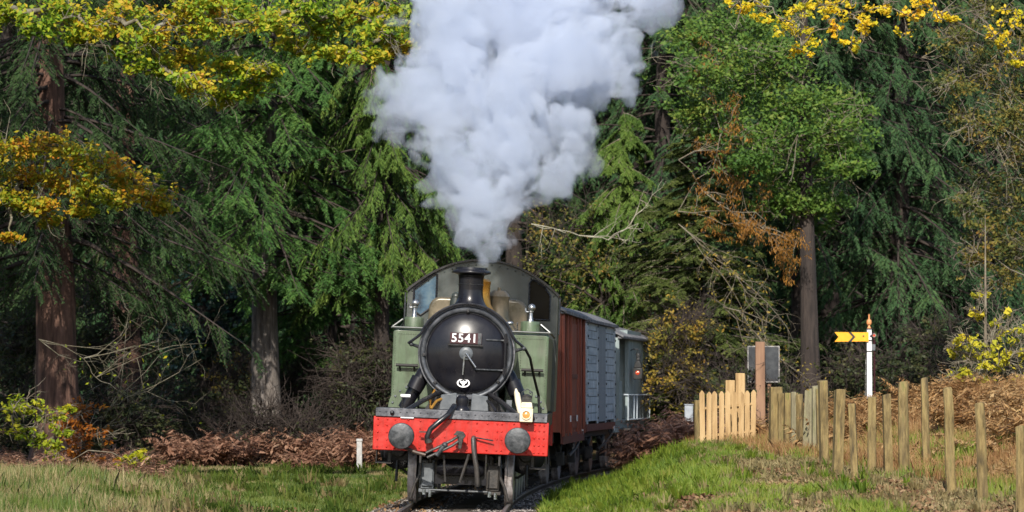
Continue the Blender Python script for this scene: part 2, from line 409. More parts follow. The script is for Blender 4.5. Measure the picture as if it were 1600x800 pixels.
# ------------------------------------------------------------------ the line and the ground
TH0, RAD, X0 = R(1.5), 229.0, -0.82
def trackx(y):
    s = np.asarray(y, float) - 52.0
    return X0 + s * TH0 + s * s / (2 * RAD)
def heading(y): return TH0 + (y - 52.0) / RAD
def sstep(a, b, x):
    t = np.clip((x - a) / (b - a), 0, 1); return t * t * (3 - 2 * t)
def fence_x(y): return 3.3 + (62.0 - y) * 0.14
def ground_z(x, y):
    x = np.asarray(x, float); y = np.asarray(y, float)
    d = x - trackx(y)
    A = np.interp(y, [30, 40, 43, 52, 62, 75, 100], [.15, .20, .28, .56, .68, .5, .6]) + .12
    right = -.16 + sstep(1.45, 3.9, d) * (A + .02) + np.clip(x - fence_x(y) - 1.2, 0, 7) * .27 * sstep(34, 46, y) * (1 - .85 * sstep(60, 74, y))
    left = -.16 + .10 * sstep(1.6, 3.0, -d) + .28 * sstep(2.2, 6.5, -d) * (1 - sstep(48, 68, y)) + .030 * np.clip(y - 80, 0, 40)* sstep(2, 6, -d)
    z = np.where(d > 0, right, left)
    bump = (fbm(x * .9, y * .9, seed=3) - .5) * .16 * sstep(2.0, 3.5, np.abs(d))
    hill = np.clip(y - 112, 0, 400) * .42 * sstep(110, 126, y)
    hill = np.minimum(hill, 48)
    return z + bump + hill
def ground_hit(px, py, y0=36.0, y1=130.0):
    d = ray(px, py); ys = np.arange(y0, y1, .05)
    xs = d[0] / d[1] * ys; zs = HCAM + d[2] / d[1] * ys
    g = ground_z(xs, ys)
    k = np.argmax(zs <= g) if (zs <= g).any() else len(ys) - 1
    return float(xs[k]), float(ys[k]), float(g[k])

# ------------------------------------------------------------------ ground
def ground_material():
    m = bpy.data.materials.new('woodland_ground'); m.use_nodes = True
    nt = m.node_tree; L = nt.links; p = nt.nodes['Principled BSDF']; p.inputs['Roughness'].default_value = .95
    p.inputs['Specular IOR Level'].default_value = .1
    tc = nt.nodes.new('ShaderNodeTexCoord')
    n1 = nt.nodes.new('ShaderNodeTexNoise'); n1.inputs['Scale'].default_value = .7; n1.inputs['Detail'].default_value = 8
    n2 = nt.nodes.new('ShaderNodeTexNoise'); n2.inputs['Scale'].default_value = 9; n2.inputs['Detail'].default_value = 8
    L.new(tc.outputs['Object'], n1.inputs[0]); L.new(tc.outputs['Object'], n2.inputs[0])
    r1 = ramp(nt, [(.045, .060, .016), (.075, .060, .026), (.12, .072, .036)], [.35, .5, .65])
    r2 = ramp(nt, [(.35, .35, .35), (1, 1, 1)], [.3, .7])
    L.new(n1.outputs['Fac'], r1.inputs[0]); L.new(n2.outputs['Fac'], r2.inputs[0])
    mx = nt.nodes.new('ShaderNodeMix'); mx.data_type = 'RGBA'; mx.blend_type = 'MULTIPLY'; mx.inputs[0].default_value = 1
    L.new(r1.outputs[0], mx.inputs[6]); L.new(r2.outputs[0], mx.inputs[7]); L.new(mx.outputs[2], p.inputs['Base Color'])
    bp = nt.nodes.new('ShaderNodeBump'); bp.inputs['Strength'].default_value = .8; bp.inputs['Distance'].default_value = .06
    L.new(n2.outputs['Fac'], bp.inputs['Height']); L.new(bp.outputs[0], p.inputs['Normal'])
    return m
def grid_mesh(name, xs, ys, zf, mat, kind):
    X, Y = np.meshgrid(xs, ys); Z = zf(X, Y)
    V = np.stack([X, Y, Z], -1).reshape(-1, 3); nx, ny = len(xs), len(ys)
    i = (np.arange(ny - 1)[:, None] * nx + np.arange(nx - 1)[None]).ravel()
    o = np_mesh(name, V, np.stack([i, i + 1, i + 1 + nx, i + nx], 1), mat, smooth=True)
    return tag(o, kind=kind)
gx = np.concatenate([np.linspace(-260, -16, 40)[:-1], np.linspace(-16, 16, 129), np.linspace(16, 260, 40)[1:]])
gy = np.concatenate([np.linspace(-60, 36, 40)[:-1], np.linspace(36, 95, 190), np.linspace(95, 420, 80)[1:]])
grid_mesh('ground', gx, gy, ground_z, ground_material(), 'structure')
# ballast bed: a strip along the line, 12 mm above the ground sheet at its crown
sy = np.linspace(10, 118, 320); off = np.array([-1.9, -1.45, -1.0, -.4, .4, 1.0, 1.35, 1.6])
bz = np.array([-.26, -.145, -.12, -.125, -.125, -.12, -.145, -.26])
BV = np.array([[trackx(y) + o, y, z + (vnoise(y * 3, o * 3) - .5) * .03] for y in sy for o, z in zip(off, bz)])
bi = (np.arange(len(sy) - 1)[:, None] * 8 + np.arange(7)[None]).ravel()
MT['ballast'] = M('dusty_ballast', [(.10, .085, .075), (.20, .175, .155), (.31, .28, .26)], 16, .95, bump=1.0, bscale=24)
tag(np_mesh('ballast_bed', BV, np.stack([bi, bi + 1, bi + 9, bi + 8], 1), MT['ballast'], smooth=True), kind='structure')
# loose stones
n = 16000
s_y = RNG.uniform(44, 84, n); s_o = RNG.uniform(-1.95, 1.65, n)
keep = (np.abs(s_o) > .2)
s_y, s_o = s_y[keep], s_o[keep]; n = len(s_y)
P = np.stack([trackx(s_y) + s_o, s_y, np.interp(s_o, off, bz) + .012], 1)
octv = np.array([[1, 0, 0], [-1, 0, 0], [0, 1, 0], [0, -1, 0], [0, 0, 1], [0, 0, -.8]])
octf = np.array([[0, 2, 4], [2, 1, 4], [1, 3, 4], [3, 0, 4], [2, 0, 5], [1, 2, 5], [3, 1, 5], [0, 3, 5]])
rot = RNG.normal(size=(n, 3, 3)); rot = np.linalg.qr(rot)[0]
V = np.einsum('nij,kj->nki', rot, octv) * (RNG.uniform(.018, .042, (n, 1, 1)) * RNG.uniform(.6, 1.2, (n, 6, 1))) + P[:, None]
MT['stone'] = LM('ballast_stone', [(.09, .075, .065), (.20, .175, .155), (.34, .30, .27), (.42, .38, .34)], 0.0, 1.0)
tag(np_mesh('ballast_gravel', V.reshape(-1, 3), (octf[None] + (np.arange(n) * 6)[:, None, None]).reshape(-1, 3), MT['stone']),
    'loose grey brown ballast stones between and beside the rails', 'gravel', kind='stuff')
# railway track
track = empty('railway_track', (0, 0, 0), label='single line of railway track curving away under the train', cat='railway track', kind='structure')
ry = np.linspace(12, 116, 300)
for side in (-1, 1):
    for nm, prof, mt in (('rail', [(-.065, -.14), (.065, -.14), (.065, -.128), (.012, -.11), (.012, -.04), (.034, -.035), (.034, -.004), (-.034, -.004), (-.034, -.035), (-.012, -.04), (-.012, -.11), (-.065, -.128)], 'rail'),
                         ('rail_head', [(-.031, -.0045), (.031, -.0045), (.026, 0), (-.026, 0)], 'railtop')):
        k = len(prof)
        V = np.array([[trackx(y) + side * .7525 + u, y - heading(y) * (side * .7525 + u), z] for y in ry for u, z in prof])
        i = (np.arange(len(ry) - 1)[:, None] * k + np.arange(k)[None]).ravel()
        j = (np.arange(len(ry) - 1)[:, None] * k + (np.arange(k)[None] + 1) % k).ravel()
        o = np_mesh(nm, V, np.stack([i, j, j + k, i + k], 1), MT[mt])
        if nm == 'rail': o.parent = track; rail = o
        else: o.parent = rail
slp = MB().box(0, 0, 0, 2.55, .25, .13).mesh('sleeper', MT['sleeper'], 0)
for i in range(70):
    y = 42 + i * .68
    o = link('sleeper', slp, track); o.location = (trackx(y), y, -.158); o.rotation_euler = (0, 0, -heading(y) + random.uniform(-.01, .01))

# ------------------------------------------------------------------ locomotive
loco = empty('steam_locomotive', (X0, 52.0, 0.0), label='green tank steam locomotive with red buffer beam and black smokebox door', cat='locomotive')
loco.rotation_euler = (0, R(2.3), -TH0)
LP = loco
def ring(n, r, c, y, a0=0, a1=2 * PI): return [(c[0] + r * math.cos(a0 + (a1 - a0) * i / n), y, c[1] + r * math.sin(a0 + (a1 - a0) * i / n)) for i in range(n + 1)]
# buffer beam with rivets
beam = MB().b2(-1.33, 1.33, 0, .05, .79, 1.30).build('buffer_beam', MT['red'], LP, bevel=.012)
rv = MB()
def rivet(mb, x, y, z, r=.016, ax=-1): mb.lathe([(r, 0), (r * .8, ax * .010), (r * .35, ax * .016), (1e-6, ax * .017)], (x, y, z), 'y', 8)
for x in (-1.26, -1.12, 1.12, 1.19, 1.26):
    for z in (.84, .95, 1.06, 1.17, 1.26): rivet(rv, x, 0, z)
for x in (-.62, -.42, -.24, .24, .40, .55, .62):
    for z in (.85, 1.02, 1.14, 1.25): rivet(rv, x, 0, z)
for x in (-1.0, -.8, .8, 1.0, -.1, .1): rivet(rv, x, 0, 1.26); rivet(rv, x, 0, .83)
tag(rv.build('rivets', MT['red'], beam), kind='stuff')
ft = MB().b2(-1.30, 1.30, -.03, .02, 1.302, 1.43).b2(-1.30, 1.30, .02, 1.2, 1.41, 1.43).build('footplate_edge', MT['angle'], LP, bevel=.006)
rv = MB()
for i in range(25): rivet(rv, -1.24 + i * .1035, -.03, 1.375, .013)
tag(rv.build('rivets', MT['angle'], ft), kind='stuff')
MB().b2(-1.28, 1.28, 1.2, 7.0, 1.38, 1.42).b2(-1.28, -1.2, 1.0, 7.0, 1.22, 1.38).b2(1.2, 1.28, 1.0, 7.0, 1.22, 1.38).build('running_plate', MT['grimy'], LP)
MB().b2(-.92, -.72, -.035, .0, 1.286, 1.302).build('lamp_iron_plate', MT['white'], LP)
for sx in (-1, 1):
    x = sx * .875
    b = MB().lathe([(.165, .0), (.165, -.03), (.125, -.05), (.115, -.28), (.06, -.28), (.06, -.40)], (x, 0, 1.02), 'y', 28).build('buffer', MT['grimy'], LP)
    MB().lathe([(.06, -.395), (.185, -.405), (.197, -.42), (.197, -.44), (.188, -.455), (.15, -.468), (.08, -.478), (1e-6, -.481)], (x, 0, 1.02), 'y', 36).build('buffer_head', MT['steel'], b)
    bolts = MB()
    for k in range(4): rivet(bolts, x + .14 * math.cos(PI / 4 + k * PI / 2), -.03, 1.02 + .14 * math.sin(PI / 4 + k * PI / 2), .02)
    tag(bolts.build('flange_bolts', MT['grimy'], b), kind='stuff')
# draw hook, screw coupling hooked up to the left, vacuum hose
hk = MB().prism([(-.02, .86), (.03, .86), (.05, 1.0), (.09, 1.06), (.05, 1.12), (-.05, 1.13), (-.10, 1.06), (-.05, 1.06), (-.02, 1.03)], -.30, -.25).b2(-.035, .035, -.26, 0, .98, 1.06).build('draw_hook', MT['grimy'], LP, bevel=.008)
MB().b2(-.11, .11, -.02, 0, .93, 1.11).build('hook_plate', MT['red'], LP, bevel=.01)
cp = MB().tube([(-.02, -.25, 1.05), (-.12, -.29, .98), (-.34, -.31, .86), (-.50, -.31, .78)], .022, 8)
cp.tube([(.02, -.25, 1.0), (-.10, -.30, .91), (-.30, -.31, .80), (-.48, -.31, .71)], .022, 8)
cp.build('screw_coupling', MT['grimy'], LP)
MB().tube([(-.24, -.31, .885), (-.34, -.31, .745)], .035, 10).sph((-.22, -.31, .91), .045).build('coupling_screw', MT['steel'], LP)
MB().tube([(-.50, -.31, .745), (-.66, -.28, .78), (-.86, -.22, .86)], .028, 8).build('coupling_link', MT['rail'], LP)
MB().tube([(-.12, .06, 1.50), (-.14, -.05, 1.46), (-.20, -.13, 1.36), (-.34, -.18, 1.24), (-.45, -.19, 1.14), (-.50, -.18, 1.02), (-.48, -.17, .96)], .042, 12).build('vacuum_hose', MT['black'], LP)
MB().tube([(-.485, -.17, .985), (-.47, -.165, .93)], .058, 12).b2(-.62, -.46, -.18, -.14, 1.08, 1.10).build('hose_coupling', MT['grimy'], LP)
MB().tube([(.20, -.03, 1.03), (.20, -.16, 1.01), (.21, -.2, .88), (.27, -.2, .55), (.29, -.18, .30)], .038, 10).build('steam_heating_hose', MT['grimy'], LP)
MB().tube([(.20, -.06, 1.04), (.50, -.10, 1.0)], .012, 6).build('hose_handle', MT['black'], LP)
MB().tube([(.14, -.1, .78), (.02, -.1, .35)], .022, 8).tube([(-.24, -.1, .75), (-.20, -.1, .35)], .018, 8).tube([(.40, -.02, .78), (.40, -.02, .42)], .012, 6).build('brake_rigging', MT['grimy'], LP)
# frames, bogie truck, cylinders and wheels below the beam
for sx in (-1, 1):
    MB().b2(sx * .60 - .015, sx * .60 + .015, .05, 6.9, .62, 1.38).build('main_frame', MT['under'], LP)
    bx = MB().b2(sx * .50 - .10, sx * .50 + .10, .42, .80, .22, .66).b2(sx * .50 - .085, sx * .50 + .085, .38, .42, .26, .62)
    bx.b2(sx * .5 - .13, sx * .5 + .13, .44, .8, .16, .22)
    bx.build('axle_box', MT['grey_plate' if sx < 0 else 'grimy'], LP, bevel=.012)
    MB().tube([(sx * .53, .35, .80), (sx * .60, .33, .70), (sx * .62, .33, .42), (sx * .68, .33, .30), (sx * .74, .36, .08)], .026, 8).build('guard_iron', MT['grimy'], LP)
    MB().sph((sx * .47, .4, .74), .06).cyl((sx * .47, .4, .62), (sx * .47, .4, .78), .035, 10).build('spring_hanger', MT['grimy'], LP)
    MB().tube([(sx * .5 - .04, .36, .13), (sx * .5 - .04, .36, .21)], .03, 8).tube([(sx * .5 + .05, .36, .10), (sx * .5 + .05, .36, .20)], .025, 8).build('truck_bolt', MT['bright'], LP)
MB().cyl((-.56, .42, .10), (.56, .42, .10), .02, 8).build('guard_rail_bar', MT['rail'], LP) if False else None
MB().cyl((-.46, .36, .205), (.46, .36, .205), .018, 8).build('truck_stretcher', MT['steel'], LP)
MB().lathe([(.05, -.75), (.06, -.7), (.085, -.62), (.085, .62), (.06, .7), (.05, .75)], (0, 1.0, .48), 'x', 16).build('axle', MT['steel'], LP)
MB().b2(-.42, .42, .52, .58, .30, .60).b2(-.45, .45, .9, 1.6, .62, .80).lathe([(.10, -.36), (.13, -.30), (.13, .30), (.10, .36)], (0, .46, .56), 'x', 18).build('pony_truck', MT['gloss_black'], LP)
def wheel(name, r, w, parent, x, y, sx, spokes=10, mat='grimy'):
    """wheel standing across x; sx = outward side"""
    wv = MB().lathe([(r - .05, -w / 2), (r + .028, -w / 2), (r + .028, -w / 2 + .03), (r + .004, -w / 2 + .045), (r - .004, w / 2 - .01), (r - .015, w / 2), (r - .05, w / 2)], (0, 0, 0), 'x', 40)
    if sx < 0: wv.v = [(-a, b, c) for a, b, c in wv.v]
    t = wv.build(name, MT['tyre'], parent); t.location = (x, y, r)
    sp = MB().lathe([(.10, -w * .55), (.10, w * .55)], (0, 0, 0), 'x', 16).lathe([(r - .10, -w * .3), (r - .045, -w * .3), (r - .045, w * .3), (r - .10, w * .3), (r - .10, -w * .3)], (0, 0, 0), 'x', 36)
    sp.build('wheel_rim', MT[mat], t)
    s2 = MB()
    for k in range(spokes):
        a = 2 * PI * k / spokes
        s2.tube([(0, .09 * math.cos(a), .09 * math.sin(a)), (0, (r - .08) * math.cos(a), (r - .08) * math.sin(a))], [.034, .024], 6)
    tag(s2.build('spokes', MT[mat], t), kind='stuff')
    return t
for sx in (-1, 1):
    wheel('pony_wheel', .48, .135, LP, sx * .745, 1.0, sx)
    for y in (2.95, 4.70, 6.45): wheel('driving_wheel', .70, .14, LP, sx * .745, y, sx, 14)
    wheel('trailing_wheel', .55, .14, LP, sx * .745, 8.6, sx)
    c = MB().lathe([(.16, .98), (.27, 1.0), (.30, 1.03), (.30, 1.08), (.285, 1.10), (.285, 1.75), (.30, 1.78), (.30, 1.85), (.1, 1.9)], (sx * .98, 0, .78), 'y', 28)
    c.b2(sx * .74, sx * 1.24, 1.1, 1.75, .80, 1.38)
    c.build('cylinder', MT['gloss_black'], LP)
    MB().lathe([(.09, .86), (.12, .90), (.12, 1.0)], (sx * .98, 0, .78), 'y', 16).build('cylinder_gland', MT['grimy'], LP)
    MB().tube([(sx * 1.0, .95, .62), (sx * 1.0, .9, .48), (sx * 1.0, .9, .30)], .022, 8).build('drain_pipe', MT['grimy'], LP)
    MB().tube([(sx * 1.0, 1.5, .52), (sx * .86, 1.35, .42), (sx * .70, 1.2, .42)], .02, 8).build('drain_pipe', MT['grimy'], LP)
    st = MB().b2(sx * 1.05, sx * 1.30, .30, .62, .58, .61).b2(sx * 1.28, sx * 1.30, .40, .56, .58, 1.38).b2(sx * 1.07, sx * 1.12, .44, .5, .58, 1.3)
    st.build('front_step', MT['grimy'], LP, bevel=.005)
    MB().tube([(sx * .98, 2.0, .72), (sx * .98, 4.6, .62)], .06, 8).build('connecting_rod', MT['rail'], LP)
    MB().b2(sx * .93, sx * .99, 2.95, 6.45, .48, .62).build('coupling_rod', MT['rail'], LP)
# smokebox saddle, smokebox, ring, door
ZC = 2.31
MB().prism([(-.62, 1.43), (.62, 1.43), (.50, 1.60), (.46, 1.85), (-.46, 1.85), (-.50, 1.60)], 1.02, 2.2).build('smokebox_saddle', MT['black'], LP)
MB().lathe([(.735, 1.0), (.75, 1.02), (.75, 2.62)], (0, 0, ZC), 'y', 64).build('smokebox', MT['black'], LP)
MB().lathe([(.632, .965), (.640, .935), (.652, .915), (.672, .905), (.690, .905), (.703, .915), (.715, .955), (.738, 1.003)], (0, 0, ZC), 'y', 72).build('smokebox_ring', MT['ring'], LP)
MB().lathe([(.728, .985), (.728, .965), (.745, .965), (.752, .975), (.752, 1.02)], (0, 0, ZC), 'y', 72).build('smokebox_rim', MT['angle'], LP)
door = MB().lathe([(.626, .975), (.622, .945), (.612, .925), (.59, .907), (.50, .867), (.40, .828), (.30, .801), (.20, .783), (.10, .773), (1e-6, .770)], (0, 0, ZC), 'y', 72).build('smokebox_door', MT['gloss_black'], LP, smooth=50)
def door_y(x, z):
    r = math.hypot(x, z - ZC); return float(np.interp(r, [0, .1, .2, .3, .4, .5, .59], [.770, .773, .783, .801, .828, .867, .907]))
MB().lathe([(.105, .778), (.105, .755), (.085, .74), (.055, .735), (.055, .71), (1e-6, .705)], (0, 0, ZC), 'y', 24).build('dart_boss', MT['grey_plate'], door)
MB().tube([(0, .708, ZC), (.16, .70, ZC - .21)], [.018, .014], 8).tube([(-.02, .73, ZC), (-.035, .735, ZC - .33)], [.016, .012], 8).build('dart_handle', MT['bright'], door)
for dz in (.22, -.24):
    pts = [(x, door_y(x, ZC + dz) - .012, ZC + dz) for x in np.linspace(.14 if dz < 0 else .30, .53, 8)] + [(.60, .885, ZC + dz)]
    MB().tube(pts, [.014] * 8 + [.02], 8).build('hinge_strap', MT['steel'], door)
MB().tube([(.60, .875, ZC - .33), (.60, .875, ZC + .33)], .022, 10).b2(.57, .63, .86, .92, ZC - .30, ZC - .2).b2(.57, .63, .86, .92, ZC + .18, ZC + .28).build('hinge_pin', MT['gloss_black'], door)
for k in (PI / 2, PI * 1.02, PI * 1.25, PI * 1.5, PI * 1.78):
    MB().box(.655 * math.cos(k), .895, ZC + .655 * math.sin(k), .05, .04, .05, Matrix.Rotation(-k, 3, 'Y')).build('door_clamp', MT['black'], LP, bevel=.008)
MB().b2(-.09, .14, .86, .90, 1.605, 1.655).build('door_stop', MT['angle'], LP, bevel=.006)
npl = MB().b2(-.255, .235, .745, .76, 2.455, 2.625).build('number_plate', MT['plate_red'], door, bevel=.004)
MB().b2(-.285, .255, .73, .79, 2.425, 2.449).build('number_plate_bracket', MT['black'], door)
tm = text_mesh('5541', .185, 'number', .012, bold=.0035, space=1.12); tm.materials.append(MT['white'])
o = link('number', tm, npl); o.location = (-.035, .742, 2.538)
MB().b2(.175, .23, .737, .745, 2.455, 2.625).build('plate_fixing', MT['steel'], npl)
# oval shed badge
bad = MB().lathe([(.10, .0), (.10, -.012), (.078, -.012), (.078, 0), (.10, 0)], (0, 0, 0), 'y', 32)
bad.v = [(x, y, z * .70) for x, y, z in bad.v]
bd = bad.build('oval_badge', MT['white'], door); bd.location = (-.025, door_y(0, 1.80) - .045, 1.85)
bd.rotation_euler = (R(-16), 0, 0)
MB().prism([(-.018, -.04), (.018, -.04), (.022, -.01), (.052, .005), (.045, .04), (.02, .018), (0, .045), (-.02, .018), (-.045, .04), (-.052, .005), (-.022, -.01)], -.010, 0).build('badge_emblem', MT['white'], bd)
# handrail following the smokebox and dropping down the right side
hr = [(-.86, .98, 2.42), (-.90, .93, 2.44), (-.84, .90, 2.48), (-.74, .90, 2.56)] + ring(28, .765, (0, ZC), .90, R(158), R(22))[0:] + [(.76, .90, 2.53), (.84, .92, 2.47), (.90, 1.0, 2.42), (.98, 1.2, 2.28), (1.04, 1.6, 2.0), (1.12, 2.0, 1.70), (1.14, 2.0, 1.43)]
MB().tube(hr, .022, 8).build('smokebox_handrail', MT['black'], LP)
for x, z in ((-.78, 2.40), (.80, 2.40)): MB().tube([(x * .92, 1.05, z - .02), (x * 1.1, .95, z + .02)], [.03, .022], 8).sph((x * 1.1, .95, z + .02), .035).build('handrail_knob', MT['steel'], LP)
# steam pipes, stays, small fittings on the front platform
for sx in (-1, 1):
    MB().tube([(sx * .58, 1.32, 2.12), (sx * .66, 1.30, 1.98), (sx * .76, 1.28, 1.78), (sx * .86, 1.28, 1.60), (sx * .95, 1.3, 1.42)], [.10, .115, .115, .10, .10], 18).build('steam_pipe', MT['gloss_black'], LP)
    MB().tube([(sx * .72, 1.2, 1.90), (sx * .80, 1.18, 1.72)], [.125, .125], 18).build('pipe_flange', MT['gloss_black'], LP)
    MB().tube([(sx * .38, .95, 1.70), (sx * .62, .50, 1.56), (sx * .90, .02, 1.36)], .038, 10).build('frame_stay', MT['black'], LP)
    MB().prism([(sx * .10, 1.43), (sx * .38, 1.43), (sx * .36, 1.66), (sx * .12, 1.70)], .80, .86).build('valve_cover', MT['grey_plate'], LP, bevel=.012)
    # curved gusset plate in front of the tank
    g = [(sx * .80, 1.43)] + [(sx * (.80 + .46 * math.cos(a)), 1.43 + .42 * math.sin(a)) for a in np.linspace(0, PI / 2, 12)]
    gp = MB().prism(g, 2.28, 2.31).build('gusset_plate', MT['green'], LP)
    gb = MB()
    for a in (.2, .5, .8, 1.1, 1.4): rivet(gb, sx * (.80 + .40 * math.cos(a)), 2.28, 1.43 + .36 * math.sin(a), .022)
    tag(gb.build('bolts', MT['grey_plate'], gp), kind='stuff')
    MB().tube([(sx * .30, .9, 1.62), (sx * .42, .7, 1.56), (sx * .5, .6, 1.44)], .022, 8).tube([(sx * .46, 1.0, 1.75), (sx * .52, .85, 1.6), (sx * .52, .85, 1.44)], .018, 8).build('oil_pipe', MT['brass' if sx < 0 else 'black'], LP)
MB().lathe([(.13, 1.43), (.125, 1.46), (.09, 1.50), (.10, 1.56), (.095, 1.62), (.06, 1.66), (1e-6, 1.67)], (-.02, .55, 0), 'z', 24).build('snifting_valve', MT['gloss_black'], LP)
MB().cyl((-.98, .8, 1.62), (-.83, .8, 1.62), .026, 12).build('oil_cup', MT['white'], LP)
MB().tube([(-.95, .8, 1.60), (-.95, .8, 1.43)], .014, 8).build('oil_cup_stem', MT['black'], LP)
MB().b2(.66, .74, .5, .56, 1.43, 1.62).build('lamp_bracket', MT['grey_plate'], LP)
for x in (-1.05, 1.08): MB().sph((x, -.045, 1.36), .035).cyl((x, -.03, 1.36), (x, -.07, 1.36), .02, 8).build('beam_bolt', MT['black'], LP)
# chimney
MB().lathe([(.40, 2.98), (.33, 3.02), (.255, 3.07), (.215, 3.14), (.195, 3.22), (.188, 3.36), (.195, 3.48), (.205, 3.54), (.235, 3.555), (.30, 3.57), (.305, 3.595), (.295, 3.61), (.25, 3.625), (.245, 3.66), (.20, 3.66), (.19, 3.3)], (.0, 1.62, 0), 'z', 40).build('chimney', MT['gloss_black'], LP, smooth=45)
MB().lathe([(.192, 3.385), (.199, 3.39), (.199, 3.40), (.193, 3.405)], (0, 1.62, 0), 'z', 32).build('chimney_band', MT['black'], LP)
# boiler, firebox, bonnet and top feed
MB().lathe([(.70, 2.62), (.73, 3.4), (.80, 5.0)], (0, 0, ZC + .03), 'y', 56).build('boiler', MT['copper'], LP)
bd_ = MB()
for y, r in ((2.75, .715), (3.8, .762), (4.9, .803)): bd_.lathe([(r, y - .03), (r + .008, y - .03), (r + .008, y + .03), (r, y + .03)], (0, 0, ZC + .03), 'y', 56)
tag(bd_.build('boiler_band', MT['copper'], LP), kind='stuff')
fb = []
for a in np.linspace(0, PI / 2, 7): fb.append((.62 + .20 * math.cos(a), 3.08 + .20 * math.sin(a)))
for a in np.linspace(PI / 2, PI, 7): fb.append((-.62 + .20 * math.cos(a), 3.08 + .20 * math.sin(a)))
MB().prism(fb + [(-.85, 1.45), (.85, 1.45)], 5.0, 7.0).build('firebox', MT['copper'], LP, smooth=40, bevel=.05, seg=3)
MB().lathe([(.34, 2.98), (.27, 3.08), (.225, 3.16), (.205, 3.28), (.205, 3.46), (.215, 3.52), (.18, 3.56), (.14, 3.57)], (.02, 3.95, 0), 'z', 36).build('safety_valve_bonnet', MT['brass'], LP, smooth=50)
MB().lathe([(.20, 2.9), (.175, 3.05), (.165, 3.25), (.18, 3.30), (.15, 3.36), (.10, 3.40), (.03, 3.40), (.03, 3.45)], (.36, 4.4, 0), 'z', 24).build('top_feed', MT['copper'], LP)
MB().lathe([(.11, 2.95), (.10, 3.15), (.09, 3.25)], (-.34, 4.2, 0), 'z', 20).sph((-.34, 4.2, 3.27), .075).build('feed_clack', MT['cab'], LP)
# side tanks
for sx in (-1, 1):
    poly = [(sx * .56, 1.43), (sx * 1.24, 1.43), (sx * 1.24, 2.60)] + [(sx * (1.18 + .06 * math.cos(a)), 2.62 + .06 * math.sin(a)) for a in np.linspace(0.2, PI / 2, 5)] + [(sx * .56, 2.68)]
    tk = MB().prism(poly, 2.5, 6.98).build('side_tank', MT['green'], LP, bevel=.03, seg=3)
    rv = MB()
    for i in range(15): rivet(rv, sx * (.62 + i * .038), 2.5, 2.60, .009)
    for i in range(26): rivet(rv, sx * 1.20, 2.5, 1.50 + i * .042, .008)
    for i in range(26): rivet(rv, sx * .80, 2.5, 1.50 + i * .042, .008)
    tag(rv.build('rivets', MT['green'], tk), kind='stuff')
    MB().tube([(sx * 1.26, 2.46, 2.70), (sx * 1.26, 6.9, 2.70)], .018, 8).tube([(sx * .62, 2.46, 2.70), (sx * 1.26, 2.46, 2.70)], .018, 8).tube([(sx * 1.10, 2.50, 2.83), (sx * 1.25, 2.46, 2.71)], .018, 8).tube([(sx * 1.10, 2.5, 2.83), (sx * 1.10, 3.4, 2.83), (sx * 1.2, 3.6, 2.71)], .018, 8).build('tank_rail', MT['cab'], tk)
    fl = MB().lathe([(.155, 2.66), (.155, 2.86), (.15, 2.875), (.06, 2.885)], (sx * .93, 2.75, 0), 'z', 28).build('tank_filler', MT['green'], tk)
    MB().lathe([(.05, 2.88), (.035, 2.92), (.028, 3.02), (.045, 3.03), (.045, 3.05)], (sx * .93, 2.75, 0), 'z', 16).sph((sx * .93 + .01, 2.75, 3.10), .062).tube([(sx * .93 - .09, 2.75, 3.09), (sx * .93 - .08, 2.75, 3.03), (sx * .93, 2.75, 3.03)], .016, 8).build('filler_valve', MT['bright'], fl)
    MB().tube([(sx * .93 - sx * .33, 2.75, 2.66), (sx * .93 - sx * .33, 2.75, 2.80)], .02, 8).sph((sx * .93 - sx * .33, 2.75, 2.84), .05, (1.2, 1, .7)).tube([(sx * .74 - sx * .02, 2.8, 2.66), (sx * .74 - sx * .02, 2.8, 2.86)], .012, 6).build('tank_vent', MT['bright'], tk)
    MB().tube([(sx * .82, 2.40, 2.10), (sx * 1.17, 2.40, 2.10)], .026, 10).tube([(sx * .88, 2.40, 2.10), (sx * .88, 2.47, 2.03), (sx * .88, 2.5, 2.03)], .016, 8).tube([(sx * 1.11, 2.40, 2.10), (sx * 1.11, 2.47, 2.03), (sx * 1.11, 2.5, 2.03)], .016, 8).build('grab_rail', MT['under'], tk)
# cab
ZS, ZT, HW = 3.40, 3.97, 1.30
def arc_z(x): return ZS + (ZT - ZS) * (1 - (abs(x) / HW) ** 2.1)
outer = [(-HW, 1.43), (HW, 1.43), (HW, ZS)] + [(x, arc_z(x)) for x in np.linspace(HW, -HW, 33)[1:-1]] + [(-HW, ZS)]
win_l = [(-1.19, 3.07), (-1.06, 3.00), (-.90, 3.12), (-.80, 3.30), (-.80, 3.72), (-.86, 3.72), (-1.19, 3.46)]
win_r = [(.80, 3.0), (1.16, 3.0), (1.16, 3.42), (1.06, 3.56), (.92, 3.66), (.84, 3.68), (.80, 3.62)]
cabf = plate([outer, win_l, win_r], .03, 'cab_front', MT['cab'], LP, (0, 7.0, 0))
MT['glass'] = M('sky_reflection_window_glass', [(.015, .03, .05), (.05, .10, .15), (.10, .15, .18)], 5, .12)  # blue sky reflection of the left pane is put into its colour
MT['glass_dark'] = M('dark_interior_window_glass', [(.003, .004, .005), (.007, .008, .009)], 5, .10, spec=.06)  # right pane painted opaque black for the unlit cab interior behind it
for w in (win_l, win_r):
    fr = MB().tube([(u, 6.975, v) for u, v in w + w[:1]], .020, 6).build('window_frame', MT['black'], cabf)
    fr.location = (0, -7.0, 0)
    me = flat_mesh([w], .006, 'window_pane')
    me.materials.append(MT['glass' if w is win_l else 'glass_dark']); wp = link('window_pane', me, cabf); wp.location = (0, .02, 0)
    if w is win_l: wp.rotation_euler = (0, 0, 0)
roof = [(x * 1.02, arc_z(x) + .012) for x in np.linspace(HW, -HW, 33)]
